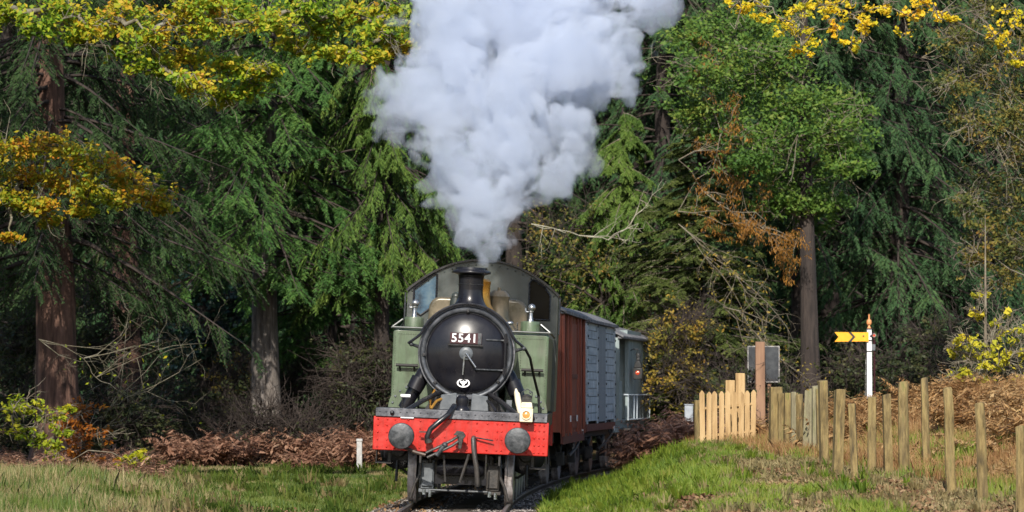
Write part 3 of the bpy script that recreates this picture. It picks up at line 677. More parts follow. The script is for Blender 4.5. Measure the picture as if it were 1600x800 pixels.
roof = roof + [(x * 1.0, z - .035) for x, z in [(x, arc_z(x) + .012) for x in np.linspace(-HW, HW, 33)]]
V, Fc = [], []
k = 33
MBr = MB()
for y in (6.93, 9.4):
    pass
top = [(x * 1.02, arc_z(x) + .035) for x in np.linspace(-HW, HW, 33)]; bot = [(x * 1.0, arc_z(x) + .004) for x in np.linspace(-HW, HW, 33)]
for i in range(32):
    MBr.prism([bot[i], bot[i + 1], top[i + 1], top[i]], 6.93, 9.4)
MBr.build('cab_roof', MT['black'], LP, smooth=60)
rvs = MB()
for x in np.linspace(-1.22, 1.22, 19): rivet(rvs, x, 6.985, arc_z(x) - .06, .016)
rv_ = tag(rvs.build('rivets', MT['cab'], cabf), kind='stuff'); rv_.location = (0, -7.0, 0)
for sx in (-1, 1):
    MB().b2(sx * 1.27, sx * 1.30, 7.02, 7.5, 1.43, ZS).b2(sx * 1.27, sx * 1.30, 7.5, 9.4, 1.43, 2.45).b2(sx * 1.27, sx * 1.30, 8.3, 9.4, 2.45, ZS).build('cab_side', MT['green'], LP)
    MB().tube([(sx * 1.33, 6.95, 2.75), (sx * 1.33, 6.95, 3.38)], .016, 8).build('cab_handrail', MT['steel'], LP)
MB().prism([(-1.25, 1.43), (1.25, 1.43), (1.25, 3.36), (.9, 3.62), (.45, 3.86), (-.45, 3.86), (-.9, 3.62), (-1.25, 3.36)], 9.37, 9.398).b2(-1.25, 1.25, 9.4, 10.2, 1.43, 2.9).b2(-1.25, 1.25, 7.05, 9.35, 1.40, 1.43).build('bunker', MT['green'], LP, bevel=.02)
MB().b2(-1.25, 1.25, 10.2, 10.25, .80, 1.35).build('rear_beam', MT['red'], LP)
MB().b2(-1.2, 1.2, 7.0, 10.2, 1.0, 1.38).b2(-.58, .58, .1, 10, 1.2, 1.36).build('rear_frame', MT['under'], LP)

# headlamp standing on the beam (world placed through the locomotive's own axes)
lm_w = loco.matrix_basis.copy()
lamp = empty('headlamp', label='cream oil headlamp with amber lens standing on the red beam', cat='lamp')
lamp.matrix_world = Matrix.Translation((0, 0, 0))
lamp.location = lm_w @ Vector((.985, -.13, 1.30)); lamp.rotation_euler = loco.rotation_euler
body = MB().b2(-.10, .10, -.09, .09, .0, .21).prism([(-.095, .212), (.095, .212), (.075, .30), (-.075, .30)], -.085, .085).build('lamp_body', MT['cream'], lamp, bevel=.012)
MB().lathe([(.062, -.09), (.072, -.105), (.072, -.115), (.058, -.115), (.058, -.09)], (0, 0, .11), 'y', 24).build('lens_rim', MT['cream'], body)
MB().lathe([(.058, -.092), (.04, -.106), (1e-6, -.112)], (0, 0, .11), 'y', 24).build('lens', MT['amber'], body)
MB().b2(-.07, .07, -.07, .07, .302, .37).lathe([(.075, .372), (.075, .39), (.03, .42), (1e-6, .425)], (0, 0, 0), 'z', 20).build('lamp_top', MT['grimy'], lamp)
MB().tube([(-.07, 0, .36), (-.08, 0, .45), (0, 0, .50), (.08, 0, .45), (.07, 0, .36)], .009, 6).build('lamp_handle', MT['steel'], lamp)
fl_ = MB().tube([(-.10, .25, .12), (-.14, .3, .30), (-.165, .32, .42), (-.18, .32, .45), (-.185, .32, .50)], [.04, .05, .045, .03, .012], 12)
fk = fl_.build('lubricator_pipe', MT['cream'], LP); fk.location = (.985, -.0, 1.30)

# ------------------------------------------------------------------ wagons
def frame_at(s0, s1):
    """origin at the front headstock, Y along the chord"""
    ya, yb = 52 + s0, 52 + s1
    a, b = Vector((trackx(ya), ya, 0)), Vector((trackx(yb), yb, 0))
    d = b - a
    return a, -math.atan2(d.x, d.y), d.length
def underframe(t, L, wb, lever=True, zf=1.05):
    MB().b2(-1.0, 1.0, .0, L, zf - .02, zf + .06).build('floor_frame', MT['under'], t)
    for sx in (-1, 1):
        MB().b2(sx * .95, sx * 1.03, .02, L - .02, zf - .26, zf - .02).build('solebar', MT['under'], t)
        for y in (L / 2 - wb / 2, L / 2 + wb / 2):
            wheel('wagon_wheel', .46, .13, t, sx * .745, y, sx, 8, 'under')
            MB().b2(sx * .98, sx * 1.12, y - .12, y + .12, .34, .60).tube([(sx * 1.02, y - .5, .76), (sx * 1.02, y, .62), (sx * 1.02, y + .5, .76)], .05, 8).b2(sx * .96, sx * 1.0, y - .22, y + .22, .5, .8).build('axle_guard', MT['under'], t, bevel=.01)
        for y, e in ((0, -1), (L, 1)):
            b = MB().lathe([(.12, 0), (.08, e * .05), (.08, e * .25), (.06, e * .25), (.06, e * .38)], (sx * .86, y, 1.0), 'y', 16).build('buffer', MT['under'], t)
            MB().lathe([(.06, e * .38), (.16, e * .385), (.165, e * .41), (.1, e * .43), (1e-6, e * .435)], (sx * .86, y, 1.0), 'y', 20).build('buffer_head', MT['steel'], b)
        MB().b2(sx * .7, sx * .9, L / 2 - .5, L / 2 + .5, .40, .52).tube([(sx * .9, L / 2 - .9, .45), (sx * .9, L / 2 + .9, .45)], .03, 6).b2(sx * .68, sx * .82, L / 2 - wb / 2 + .44, L / 2 - wb / 2 + .55, .25, .7).b2(sx * .68, sx * .82, L / 2 + wb / 2 - .55, L / 2 + wb / 2 - .44, .25, .7).build('brake_gear', MT['under'], t)
        if lever:
            lv = MB().tube([(sx * 1.10, L / 2, .50), (sx * 1.16, L / 2 + .9, .60), (sx * 1.18, L - .75, .80), (sx * 1.18, L - .35, .92)], [.035, .03, .025, .022], 8).build('brake_lever', MT['grimy'], t)
            MB().b2(sx * 1.15, sx * 1.21, L - .40, L - .30, .88, .98).build('lever_handle', MT['white'], lv)
    MB().cyl((-.75, L / 2 - wb / 2, .46), (.75, L / 2 - wb / 2, .46), .06, 10).build('axle', MT['under'], t)
    MB().cyl((-.75, L / 2 + wb / 2, .46), (.75, L / 2 + wb / 2, .46), .06, 10).build('axle', MT['under'], t)
def wagon_roof(t, L, ze, rise, hw=1.26, mat='roof'):
    def az(x): return ze + rise * (1 - (x / hw) ** 2)
    xs = np.linspace(-hw, hw, 21); mb = MB()
    poly = [(x, az(x) + .035) for x in xs] + [(x, az(x)) for x in xs[::-1]]
    V = []
    for i in range(20):
        mb.prism([(xs[i], az(xs[i])), (xs[i + 1], az(xs[i + 1])), (xs[i + 1], az(xs[i + 1]) + .035), (xs[i], az(xs[i]) + .035)], -.10, L + .10)
    return mb.build('roof', MT[mat], t, smooth=60)
def ends(t, L, z0, ze, rise, mat, hw=1.18):
    """planked ends closed up to the roof"""
    pl = MB().b2(-.112, .112, -.015, .0, 0, 1).mesh('end_plank', MT[mat], 0)
    for y in (.015, L):
        for i in range(10):
            x = -hw + .118 + i * .236; zt = ze + rise * (1 - (abs(x) / 1.26) ** 2) - .02
            o = link('end_plank', pl, t); o.location = (x, y, z0); o.scale = (1.03, 1, zt - z0)
# 1 brown van: vertical planks and raised stanchions
a, rz, L1 = frame_at(11.0, 16.9)
w1 = empty('box_van', a, rz, 'red brown wooden box van coupled directly behind the locomotive', 'railway wagon')
underframe(w1, L1, 3.0)
Z0, ZE = .98, 3.18
MB().b2(-1.15, 1.15, .02, L1 - .02, Z0, ZE).build('body', MT['brown_dark'], w1)
n = 30; pw = L1 / n
plv = MB().b2(-.012, .014, -pw / 2 + .006, pw / 2 - .006, 0, 1).mesh('plank', MT['brown'], 0)
for sx in (-1, 1):
    for i in range(n):
        o = link('plank', plv, w1); o.location = (sx * (1.165 + random.uniform(-.004, .004)), (i + .5) * pw, Z0 - .03); o.scale = (1, 1, ZE - Z0 + .02)
    for y in (.06, 1.15, 2.05, L1 / 2 + .95, L1 - 1.2, L1 - .06):
        MB().b2(sx * 1.18, sx * 1.235, y - .05, y + .05, Z0 - .08, ZE - .02).build('stanchion', MT['brown'], w1, bevel=.008)
    MB().b2(sx * 1.16, sx * 1.21, .02, L1 - .02, Z0 - .22, Z0 - .03).build('side_rail', MT['brown_dark'], w1)
    d = MB().b2(sx * 1.18, sx * 1.205, L1 / 2 - .78, L1 / 2 + .78, Z0 + .05, ZE - .15).build('sliding_door', MT['brown'], w1, bevel=.01)
    MB().b2(sx * 1.205, sx * 1.23, L1 / 2 - .72, L1 / 2 + .72, Z0 + 1.0, Z0 + 1.08).b2(sx * 1.205, sx * 1.23, L1 / 2 - .72, L1 / 2 + .72, Z0 + .2, Z0 + .28).build('door_bar', MT['brown_dark'], d)
    for y in (1.5, 3.3): MB().b2(sx * 1.236, sx * 1.25, y - .09, y + .09, Z0 + .18, Z0 + .30).build('paper_label', MT['white'], w1)
    MB().b2(sx * 1.17, sx * 1.28, -.05, L1 + .05, ZE - .02, ZE + .04).build('gutter', MT['roof'], w1)
ends(w1, L1, Z0, ZE, .34, 'brown'); wagon_roof(w1, L1, ZE, .34)
# 2 grey van: horizontal planks, bolted straps, centre door
a, rz, L2 = frame_at(17.8, 24.3)
w2 = empty('grey_van', a, rz, 'pale grey planked goods van between the brown van and the brake van', 'railway wagon')
underframe(w2, L2, 3.0)
Z0, ZE = 1.12, 3.16
MB().b2(-1.15, 1.15, .02, L2 - .02, Z0, ZE).build('body', MT['grey_dark'], w2)
n = 12; ph = (ZE - Z0) / n
plh = MB().b2(-.012, .016, -.5, .5, -ph / 2 + .007, ph / 2 - .007).mesh('plank', MT['grey'], 0)
pld = MB().b2(-.012, .016, -.09, .09, 0, 1).mesh('door_plank', MT['grey_dark'], 0)
for sx in (-1, 1):
    for i in range(n):
        for (y0, y1) in ((.03, L2 / 2 - .85), (L2 / 2 + .85, L2 - .03)):
            o = link('plank', plh, w2); o.location = (sx * (1.165 + random.uniform(-.005, .005)), (y0 + y1) / 2, Z0 + (i + .5) * ph); o.scale = (1, y1 - y0, 1)
    d = MB().b2(sx * 1.15, sx * 1.175, L2 / 2 - .83, L2 / 2 + .83, Z0 - .02, ZE - .03).build('door', MT['grey_dark'], w2)
    for i in range(9):
        o = link('door_plank', pld, d); o.location = (sx * 1.19, L2 / 2 - .74 + i * .185, Z0 - .02); o.scale = (1, 1, ZE - Z0 - .02)
    for y in (.10, L2 / 2 - .92, L2 / 2 + .92, L2 - .10):
        stp = MB().b2(sx * 1.18, sx * 1.20, y - .10, y + .10, Z0 - .05, ZE - .03).build('strap', MT['grey'], w2)
        bb = MB()
        for i in range(9): bb.lathe([(.028, 0), (.022, sx * .016), (1e-6, sx * .022)], (sx * 1.20, y + (.05 if i % 2 else -.05), Z0 + .06 + i * .24), 'x', 8)
        tag(bb.build('bolts', MT['under'], stp), kind='stuff')
    MB().b2(sx * 1.14, sx * 1.195, .0, L2, Z0 - .20, Z0 - .055).build('side_rail', MT['brown_dark'], w2)
    MB().b2(sx * 1.17, sx * 1.27, -.05, L2 + .05, ZE - .02, ZE + .04).build('gutter', MT['roof'], w2)
ends(w2, L2, Z0, ZE, .36, 'grey'); wagon_roof(w2, L2, ZE, .36)
# 3 brake van with veranda at its near end
a, rz, L3 = frame_at(25.2, 31.2)
w3 = empty('brake_van', a, rz, 'pale green brake van with open veranda at the tail of the train', 'railway wagon')
underframe(w3, L3, 4.2, lever=False)
Z0, ZE, VY = 1.12, 2.95, 2.0
MB().b2(-1.15, 1.15, VY, L3 - 1.2, Z0, ZE + .2).build('body', MT['van_green'], w3)
pv = .16
plv = MB().b2(-.012, .016, -pv / 2 + .006, pv / 2 - .006, 0, 1).mesh('plank', MT['van_green'], 0)
for sx in (-1, 1):
    for i in range(int((L3 - 1.2 - VY) / pv)):
        o = link('plank', plv, w3); o.location = (sx * (1.165 + random.uniform(-.004, .004)), VY + (i + .5) * pv, Z0 - .05); o.scale = (1, 1, ZE - Z0 + .04)
    for y in (.06, VY - .06, L3 - 1.14, L3 - .06):
        MB().b2(sx * 1.10, sx * 1.19, y - .05, y + .05, Z0 - .05, ZE).build('veranda_post', MT['van_green'], w3)
    for (y0, y1) in ((.12, .75), (L3 - .75, L3 - .12)):
        MB().b2(sx * 1.10, sx * 1.17, y0, y1, Z0 - .03, Z0 + .85).build('veranda_side', MT['van_green'], w3)
    hr = MB()
    hr.tube([(sx * 1.30, .8, 1.66), (sx * 1.30, 5.4, 1.66)], .018, 6)
    for y in (.85, 2.0, 2.6, 5.3): hr.tube([(sx * 1.30, y, 1.10), (sx * 1.30, y, 1.67)], .017, 6)
    for y in (.85, 5.3): hr.tube([(sx * 1.30, y, 1.665), (sx * 1.17, y, 1.665)], .017, 6)
    hr.tube([(sx * 1.30, .8, 1.10), (sx * 1.30, 5.4, 1.10)], .018, 6)
    hr.build('guard_handrail', MT['grey'], w3)
    MB().b2(sx * 1.05, sx * 1.42, .1, L3 - .1, .50, .54).b2(sx * 1.05, sx * 1.38, 1.0, L3 - 1.0, .86, .90).build('footboard', MT['under'], w3)
    MB().b2(sx * .98, sx * 1.10, .05, L3 - .05, .82, 1.10).build('side_rail', MT['van_green'], w3)
    MB().b2(sx * 1.17, sx * 1.29, -.05, L3 + .05, ZE - .02, ZE + .03).build('gutter', MT['roof'], w3)
for y in (.04, L3 - .04): MB().b2(-1.12, 1.12, y - .03, y + .03, Z0, Z0 + .85).build('end_panel', MT['van_green'], w3)
wagon_roof(w3, L3, ZE, .36, 1.30)
# side lamp hung on the brake van
mw = Matrix.Translation(a) @ Matrix.Rotation(rz, 4, 'Z')
sl = empty('side_lamp', mw @ Vector((1.36, VY + .35, 2.02)), rz, 'dark oil side lamp with red lens hung on the brake van', 'lamp')
MB().b2(-.11, .11, -.13, .13, 0, .26).prism([(-.10, .262), (.10, .262), (.05, .42), (-.05, .42)], -.10, .10).b2(-.04, .04, -.04, .04, .42, .50).b2(-.04, .04, -.04, .04, .50, .60).build('lamp_body', MT['sigblack'], sl, bevel=.015)
MB().lathe([(.05, -.132), (.035, -.145), (1e-6, -.15)], (0, 0, .15), 'y', 20).build('lens', MT['redglass'], sl)
MB().tube([(-.06, 0, .56), (0, 0, .70), (.06, 0, .56)], .012, 6).tube([(0, 0, .69), (-.10, 0, .70), (-.19, 0, .66)], .014, 6).build('lamp_hook', MT['sigblack'], sl)

# ------------------------------------------------------------------ steam plume
PUFFS = [(754, 408, 11), (749, 392, 18), (758, 384, 20), (735, 355, 40), (775, 350, 34), (748, 312, 66), (700, 300, 42), (800, 300, 50), (722, 250, 78), (800, 240, 80), (866, 268, 62),
         (690, 205, 62), (648, 150, 46), (700, 140, 80), (775, 165, 92), (880, 190, 66), (905, 225, 46), (850, 120, 96), (935, 120, 66), (965, 100, 40), (720, 70, 88), (800, 40, 110),
         (900, 40, 96), (980, 45, 58), (1022, 22, 46), (668, 20, 62), (640, -15, 50), (750, -50, 120), (880, -60, 120), (1000, -40, 70), (690, -120, 100), (820, -150, 130), (940, -140, 110)]
def volume_mat(name, col, dens, g):
    m = bpy.data.materials.new(name); m.use_nodes = True
    nt = m.node_tree; nt.nodes.remove(nt.nodes['Principled BSDF'])
    v = nt.nodes.new('ShaderNodeVolumePrincipled')
    v.inputs['Color'].default_value = (*col, 1); v.inputs['Density'].default_value = dens; v.inputs['Anisotropy'].default_value = g
    nt.links.new(v.outputs[0], nt.nodes['Material Output'].inputs['Volume'])
    return m
sv, sr = [], []
rg = np.random.default_rng(5)
for px, py, r in PUFFS:
    Y = 53.7 + max(0, 410 - py) * .0105 + rg.uniform(-.35, .35) * (r / 80)
    c = np.array(at(px, py, Y)); rm = r * Y / F
    sv.append(c); sr.append(rm * .95 + .02)
    for j in range(9):
        d = rg.normal(size=3); d /= np.linalg.norm(d)
        sv.append(c + d * rm * .72); sr.append(rm * rg.uniform(.24, .46))
sv, sr = np.array(sv), np.array(sr)
GH = .045
lo = (sv - sr[:, None]).min(0) - .6; hi = (sv + sr[:, None]).max(0) + .6
gn = np.ceil((hi - lo) / GH).astype(int) + 1
fld = np.full(gn, -9.0, np.float32)
gax = [lo[i] + GH * np.arange(gn[i]) for i in range(3)]
for c, r in zip(sv, sr):
    a = np.maximum(((c - r - .7 - lo) / GH).astype(int), 0); b = np.minimum(((c + r + .7 - lo) / GH).astype(int) + 1, gn)
    sl_ = tuple(slice(a[i], b[i]) for i in range(3))
    X, Y, Z = np.meshgrid(*[gax[i][sl_[i]] for i in range(3)], indexing='ij')
    v = r - np.sqrt((X - c[0]) ** 2 + (Y - c[1]) ** 2 + (Z - c[2]) ** 2)
    o = fld[sl_]; k = .05
    hh = np.clip(.5 + .5 * (v - o) / k, 0, 1)
    fld[sl_] = o + (v - o) * hh + k * hh * (1 - hh) * (np.abs(v - o) < k)
band = np.argwhere((fld > -.75) & (fld < .9))
P = lo + GH * band
wx = np.stack([fbm(P[:, 0] * .9, P[:, 1] * .9, P[:, 2] * .9, s, 2) - .5 for s in (201, 202, 203)], 1)
Q = P + wx * .7
def billow(q, f, s): return np.abs(2 * vnoise(q[:, 0] * f, q[:, 1] * f, q[:, 2] * f, s) - 1)
hg = (.25 + .75 * sstep(3.9, 6.2, P[:, 2]))
tb = (.62 * (billow(Q, .85, 211) - .42) + .40 * (billow(Q, 1.9, 212) - .42)) * hg + (.30 * (billow(Q, 3.6, 213) - .42) + .15 * (billow(Q, 8.0, 214) - .42)) * (.55 + .45 * hg)
rag = (fbm(Q[:, 0] * 6, Q[:, 1] * 6, Q[:, 2] * 6, 220, 3) - .5)
fn = fld.copy(); bi_ = tuple(band.T)
fn[bi_] = fld[bi_] + tb * 1.25
fr = fn.copy(); fr[bi_] = fn[bi_] + rag * .22
def surface_nets(f, iso):
    s = f > iso
    cor = [(i, j, k) for i in (0, 1) for j in (0, 1) for k in (0, 1)]
    n1, n2, n3 = f.shape
    cnt = sum(s[i:n1 - 1 + i, j:n2 - 1 + j, k:n3 - 1 + k].astype(np.int8) for i, j, k in cor)
    idx = np.argwhere((cnt > 0) & (cnt < 8))
    ids = np.full(cnt.shape, -1, np.int64); ids[tuple(idx.T)] = np.arange(len(idx))
    Pa = np.zeros((len(idx), 3)); Ca = np.zeros(len(idx))
    for a in cor:
        for ax in range(3):
            if a[ax]: continue
            b = list(a); b[ax] = 1
            fa = f[idx[:, 0] + a[0], idx[:, 1] + a[1], idx[:, 2] + a[2]]; fb2 = f[idx[:, 0] + b[0], idx[:, 1] + b[1], idx[:, 2] + b[2]]
            m = (fa > iso) != (fb2 > iso)
            t = np.where(m, (iso - fa) / np.where(m, fb2 - fa, 1), 0)
            q = np.tile(np.array(a, float), (len(idx), 1)); q[:, ax] += t
            Pa[m] += q[m]; Ca[m] += 1
    V = lo + GH * (idx + Pa / Ca[:, None])
    qs = []
    for ax in range(3):
        o1, o2 = [(1, 2), (2, 0), (0, 1)][ax]
        A = np.take(s, range(f.shape[ax] - 1), ax); B = np.take(s, range(1, f.shape[ax]), ax)
        e = np.argwhere(A != B); e = e[(e[:, o1] > 0) & (e[:, o2] > 0) & (e[:, o1] < f.shape[o1] - 1) & (e[:, o2] < f.shape[o2] - 1)]
        ins = s[tuple(e.T)]
        def cell(d1, d2):
            c = e.copy(); c[:, o1] -= d1; c[:, o2] -= d2; return ids[tuple(c.T)]
        q = np.stack([cell(1, 1), cell(0, 1), cell(0, 0), cell(1, 0)], 1)
        q[~ins] = q[~ins][:, ::-1]; qs.append(q)
    return V, np.concatenate(qs)
f3 = fn.copy(); f3[bi_] = fn[bi_] + rag * .13
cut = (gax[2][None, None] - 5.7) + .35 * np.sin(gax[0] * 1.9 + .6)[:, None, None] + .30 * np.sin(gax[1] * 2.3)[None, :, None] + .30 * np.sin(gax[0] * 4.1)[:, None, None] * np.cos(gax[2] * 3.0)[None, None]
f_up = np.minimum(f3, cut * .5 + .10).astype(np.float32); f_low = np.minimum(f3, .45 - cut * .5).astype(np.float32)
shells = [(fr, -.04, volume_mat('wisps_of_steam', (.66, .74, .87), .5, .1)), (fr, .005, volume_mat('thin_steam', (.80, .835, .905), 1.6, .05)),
          (f_low, .055, volume_mat('sooty_shaded_steam', (.79, .815, .87), 7.0, 0.0)), (f_up, .055, volume_mat('sunlit_white_steam', (.945, .948, .965), 10.0, 0.0))]  # soot plus painted shade greys the lower colour, painted sunlight whitens the upper
Vs, Fs, mi, n0 = [], [], [], 0
for q, (f_, iso, mt) in enumerate(shells):
    V, Fc = surface_nets(f_, iso); Vs.append(V); Fs.append(Fc + n0); mi.append(np.full(len(Fc), q, np.int32)); n0 += len(V)
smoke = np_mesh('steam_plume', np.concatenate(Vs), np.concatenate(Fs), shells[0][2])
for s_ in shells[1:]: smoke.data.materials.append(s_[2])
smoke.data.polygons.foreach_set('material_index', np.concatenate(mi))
tag(smoke, 'billowing white and lavender steam plume rising from the chimney', 'steam', kind='stuff')

# ------------------------------------------------------------------ right bank: posts, pickets, board, signal
def post_mesh(name, w, h, mat, d=None, point=0.0, rnd=False, seed=0):
    rg = random.Random(seed); d = d or w
    mb = MB()
    if rnd:
        prof = [(w * .52, -.35), (w * .5, h * .3), (w * .47, h * .8), (w * .45, h - .02), (w * .36, h), (1e-6, h + .004)]
        mb.lathe(prof, (0, 0, 0), 'z', 10)
        mb.v = [(x * (1 + .12 * math.sin(3 * math.atan2(y, x) + seed)) + .012 * math.sin(z * 4 + seed), y, z + (.02 * x / w if z > h * .9 else 0)) for x, y, z in mb.v]
    elif point:
        mb.prism([(-w / 2, -.3), (w / 2, -.3), (w / 2, h - point), (w * .2, h - .012), (0, h), (-w * .2, h - .012), (-w / 2, h - point)], -d / 2, d / 2)
    else:
        mb.b2(-w / 2, w / 2, -d / 2, d / 2, -.35, h)
        mb.v = [(x * (1 - .06 * (z > h * .5)) + rg.uniform(-.006, .006), y + rg.uniform(-.006, .006), z + (rg.uniform(-.015, .015) if z > 0 else 0)) for x, y, z in mb.v]
    return mb.mesh(name, mat, 40)
POSTS = [  # base px, base py, top py, width px, lean px, material, round, label
    (1089, 700, 625, 8, 0, 'post', 0, 'short dark post at the far left end of the pale picket fence'),
    (1141, 690, 593, 15, 0, 'picket', 0, 'thick pale square post standing behind the middle of the picket fence'),
    (1157, 688, 583, 15, 0, 'picket', 0, 'tallest pale square post behind the picket fence beside the black board'),
    (1211, 677, 604, 19, 0, 'post', 0, 'broad mossy post standing right of the black notice board'),
    (1229, 681, 612, 11, 2, 'post', 0, 'narrow mossy post next right of the broad mossy post'),
    (1239, 687, 612, 8, 0, 'post_pale', 0, 'thin pale upright in the tight cluster right of the board'),
    (1250, 713, 615, 13, 0, 'post', 1, 'round brown post in the middle of the tight post cluster'),
    (1260, 715, 609, 12, 4, 'post_pale', 0, 'pale silvery post leaning right in the tight post cluster'),
    (1275, 720, 602, 12, 0, 'post_pale', 0, 'split silvery post just left of the tall mossy post'),
    (1288, 730, 594, 13, -2, 'post', 0, 'tall mossy post ending the tight cluster left of the signal'),
    (1308, 751, 608, 15, 5, 'post', 0, 'square topped post first right of the tight cluster'),
    (1336, 753, 630, 12, -5, 'post', 0, 'short slim post leaning left between two taller posts left of the signal'),
    (1362, 747, 619, 14, 1, 'post', 0, 'dark brown post standing in front of the foot of the signal'),
    (1389, 745, 615, 13, -3, 'post', 0, 'slim post first right of the white signal mast'),
    (1412, 745, 595, 17, -1, 'post', 1, 'thick tall round post second right of the signal mast'),
    (1449, 738, 589, 13, -5, 'post', 1, 'tall round post leaning left with the highest top right of the signal'),
    (1488, 777, 604, 16, -7, 'post', 1, 'large leaning post with rough bark in front of the bracken'),
    (1537, 794, 628, 16, -6, 'post', 1, 'long lichened post second from the right edge'),
    (1595, 806, 664, 15, 0, 'post', 1, 'dark post cut by the right edge of the photo'),
]
POSTS += [(1220, 682, 613, 10, 0, 'post', 0, 'narrow weathered stake tucked beside the broad mossy post'),
          (1245, 698, 614, 8, -1, 'post', 0, 'thin dark stake wedged left of the round brown post in the cluster'),
          (1268, 716, 606, 9, 1, 'post_pale', 0, 'slim pale stake between the leaning silvery post and the split silvery post'),
          (1281, 724, 606, 8, -1, 'post', 0, 'slim brown stake touching the left side of the tall mossy post')]
for i, (px, py, ty, w, lean, mt, rnd, lab) in enumerate(POSTS):
    bx, by, bz_ = ground_hit(px, py, 36, 75)
    if by > 62.5:
        by = (62.9 if px < 1170 else 62.0 - (px - 1085) * .02); bx = (px - 800) * by / F; bz_ = float(ground_z(bx, by))
    k = by / F
    h = at(px, ty, by)[2] - bz_
    me = post_mesh('fence_post', w * k, h, MT[mt], rnd=bool(rnd), seed=i)
    o = link('fence_post', me, None, bevel=.008 if not rnd else 0)
    o.location = (bx, by, bz_ - .01); o.rotation_euler = (R(random.uniform(-1.5, 1.5)), math.atan2(lean * k, h), R(random.uniform(-12, 12)))
    tag(o, lab, 'fence post', 'wooden posts along the bank')
# picket fence panel (pale new pickets on two rails)
PX = [(1098, 709, 610), (1107.5, 705, 612), (1117, 702, 611), (1127.5, 699, 611), (1138, 697, 610), (1148, 696, 611), (1158, 694, 612), (1167.5, 690, 610), (1176.5, 686, 609)]
hx = [ground_hit(px, py) for px, py, _ in PX]
Ym = 62.2; k = Ym / F
ox, oy = (PX[4][0] - 800) * k, Ym
oz = float(ground_z(ox, oy))
pf = empty('picket_fence', (ox, oy, oz), 0, 'pale new pointed picket fence panel left of the brown post', 'fence')
for i, (px, py, ty) in enumerate(PX):
    x, y, z = at(px, py, Ym + (4 - i) * -.12)
    zt = at(px, ty, y)[2]
    z = min(z, float(ground_z(x, y)) + .02); hgt_ = zt - z
    o = link('picket', post_mesh('picket', 7.9 * k, hgt_, MT['picket'], d=.03, point=.055), pf)
    o.location = (x - ox, y - oy, z - oz); o.rotation_euler = (0, R(random.uniform(-1.0, 1.0)), R(random.uniform(-4, 4)))
a_, b_ = at(1094, 640, Ym - .44 + .05), at(1180, 632, Ym + .52 + .05)
for dz in (0, -.5):
    MB().tube([(a_[0] - ox, a_[1] - oy, a_[2] - oz + dz), (b_[0] - ox, b_[1] - oy, b_[2] - oz + dz)], .04, 4).build('fence_rail', MT['picket'], pf, smooth=0)
# tall brown post with the notice board behind it
bx, by, bz_ = ground_hit(1188, 687); k = by / F
o = link('tall_post', post_mesh('tall_post', 15.5 * k, (687 - 534) * k, MT['post_brown'], seed=77), None, bevel=.01)
o.location = (bx, by, bz_); tag(o, 'tall reddish brown square post standing in front of the black board', 'post')
Yb = by + .35; k = Yb / F
c = at(1193, 569, Yb)
nb = empty('notice_board', (c[0], Yb, float(ground_z(c[0], Yb))), 0, 'black notice board with chipped white edges on the bank behind the tall brown post', 'board')
cz = c[2] - nb.location.z
bw, bh = 50 * k, 57 * k
pn = MB().b2(-bw / 2 + .02, bw / 2 - .02, -.02, .02, cz - bh / 2 + .02, cz + bh / 2 - .02).build('board_panel', MT['board'], nb)
for x in (-1, 1): MB().b2(x * (bw / 2 - .022), x * bw / 2, -.03, .03, cz - bh / 2, cz + bh / 2).build('board_edge', MT['board_edge'], nb)
for z in (-1, 1): MB().b2(-bw / 2 + .023, bw / 2 - .023, -.028, .028, cz + z * (bh / 2 - .025), cz + z * bh / 2).build('board_edge', MT['board_edge'], nb)
for x in (-.12, .14): MB().b2(x - .04, x + .04, .03, .10, -.3, cz + bh / 2 - .05).build('board_leg', MT['post_brown'], nb)
# pale grey lineside box
bx, by, bz_ = ground_hit(1076, 712, 50, 90); by = 75.0; k = by / F
c0 = at(1076, 659, by)
gb_ = empty('lineside_box', (c0[0], by, float(ground_z(c0[0], by))), 0, 'small pale grey lineside cabinet on a post left of the picket fence', 'cabinet')
z0 = c0[2] - gb_.location.z
MB().b2(-6.5 * k, 6.5 * k, -.1, .1, z0, z0 + 26 * k).build('box_body', MT['boxgrey'], gb_, bevel=.01)
MB().b2(-7.2 * k, 7.2 * k, -.12, .11, z0 + 26.1 * k, z0 + 27.5 * k).build('box_lid', MT['boxgrey'], gb_, bevel=.006)
MB().b2(-5.2 * k, 5.2 * k, -.112, -.102, z0 + 3 * k, z0 + 23 * k).build('box_door', MT['boxgrey'], gb_, bevel=.004)
MB().b2(-.04, .04, -.04, .04, -.2, z0 - .002).build('box_post', MT['grimy'], gb_)
# yellow fishtail signal
Ys = 78.0; k = Ys / F
sb = at(1358.5, 640, Ys)
sgz = float(ground_z(sb[0], Ys)); sg = empty('railway_signal', (sb[0], Ys, sgz), 0, 'white signal mast with yellow fishtail arm marked by a black chevron', 'signal')
def sz(py): return at(1358.5, py, Ys)[2] - sgz
mast = MB().prism([(-4.6 * k, sz(700) - .4), (4.6 * k, sz(700) - .4), (3.6 * k, sz(514)), (-3.6 * k, sz(514))], -.055, .055).build('mast', MT['white'], sg, bevel=.008)
for py in (514, 532, 549): MB().b2(-4.3 * k, 4.3 * k, -.066, .066, sz(py) - .012, sz(py) + .012).build('mast_band', MT['sigblack'], mast)
MB().lathe([(.05, sz(513)), (.03, sz(511)), (.022, sz(508)), (.05, sz(507)), (.062, sz(503.5)), (.05, sz(500)), (.02, sz(499)), (.018, sz(492)), (1e-6, sz(490.5))], (0, 0, 0), 'z', 16).build('finial', MT['finial'], sg)
def sx_(px): return (px - 1358.5) * k
ap = [(sx_(1355), sz(519.5)), (sx_(1355), sz(533.5)), (sx_(1304), sz(534)), (sx_(1310), sz(526.5)), (sx_(1304), sz(519))]
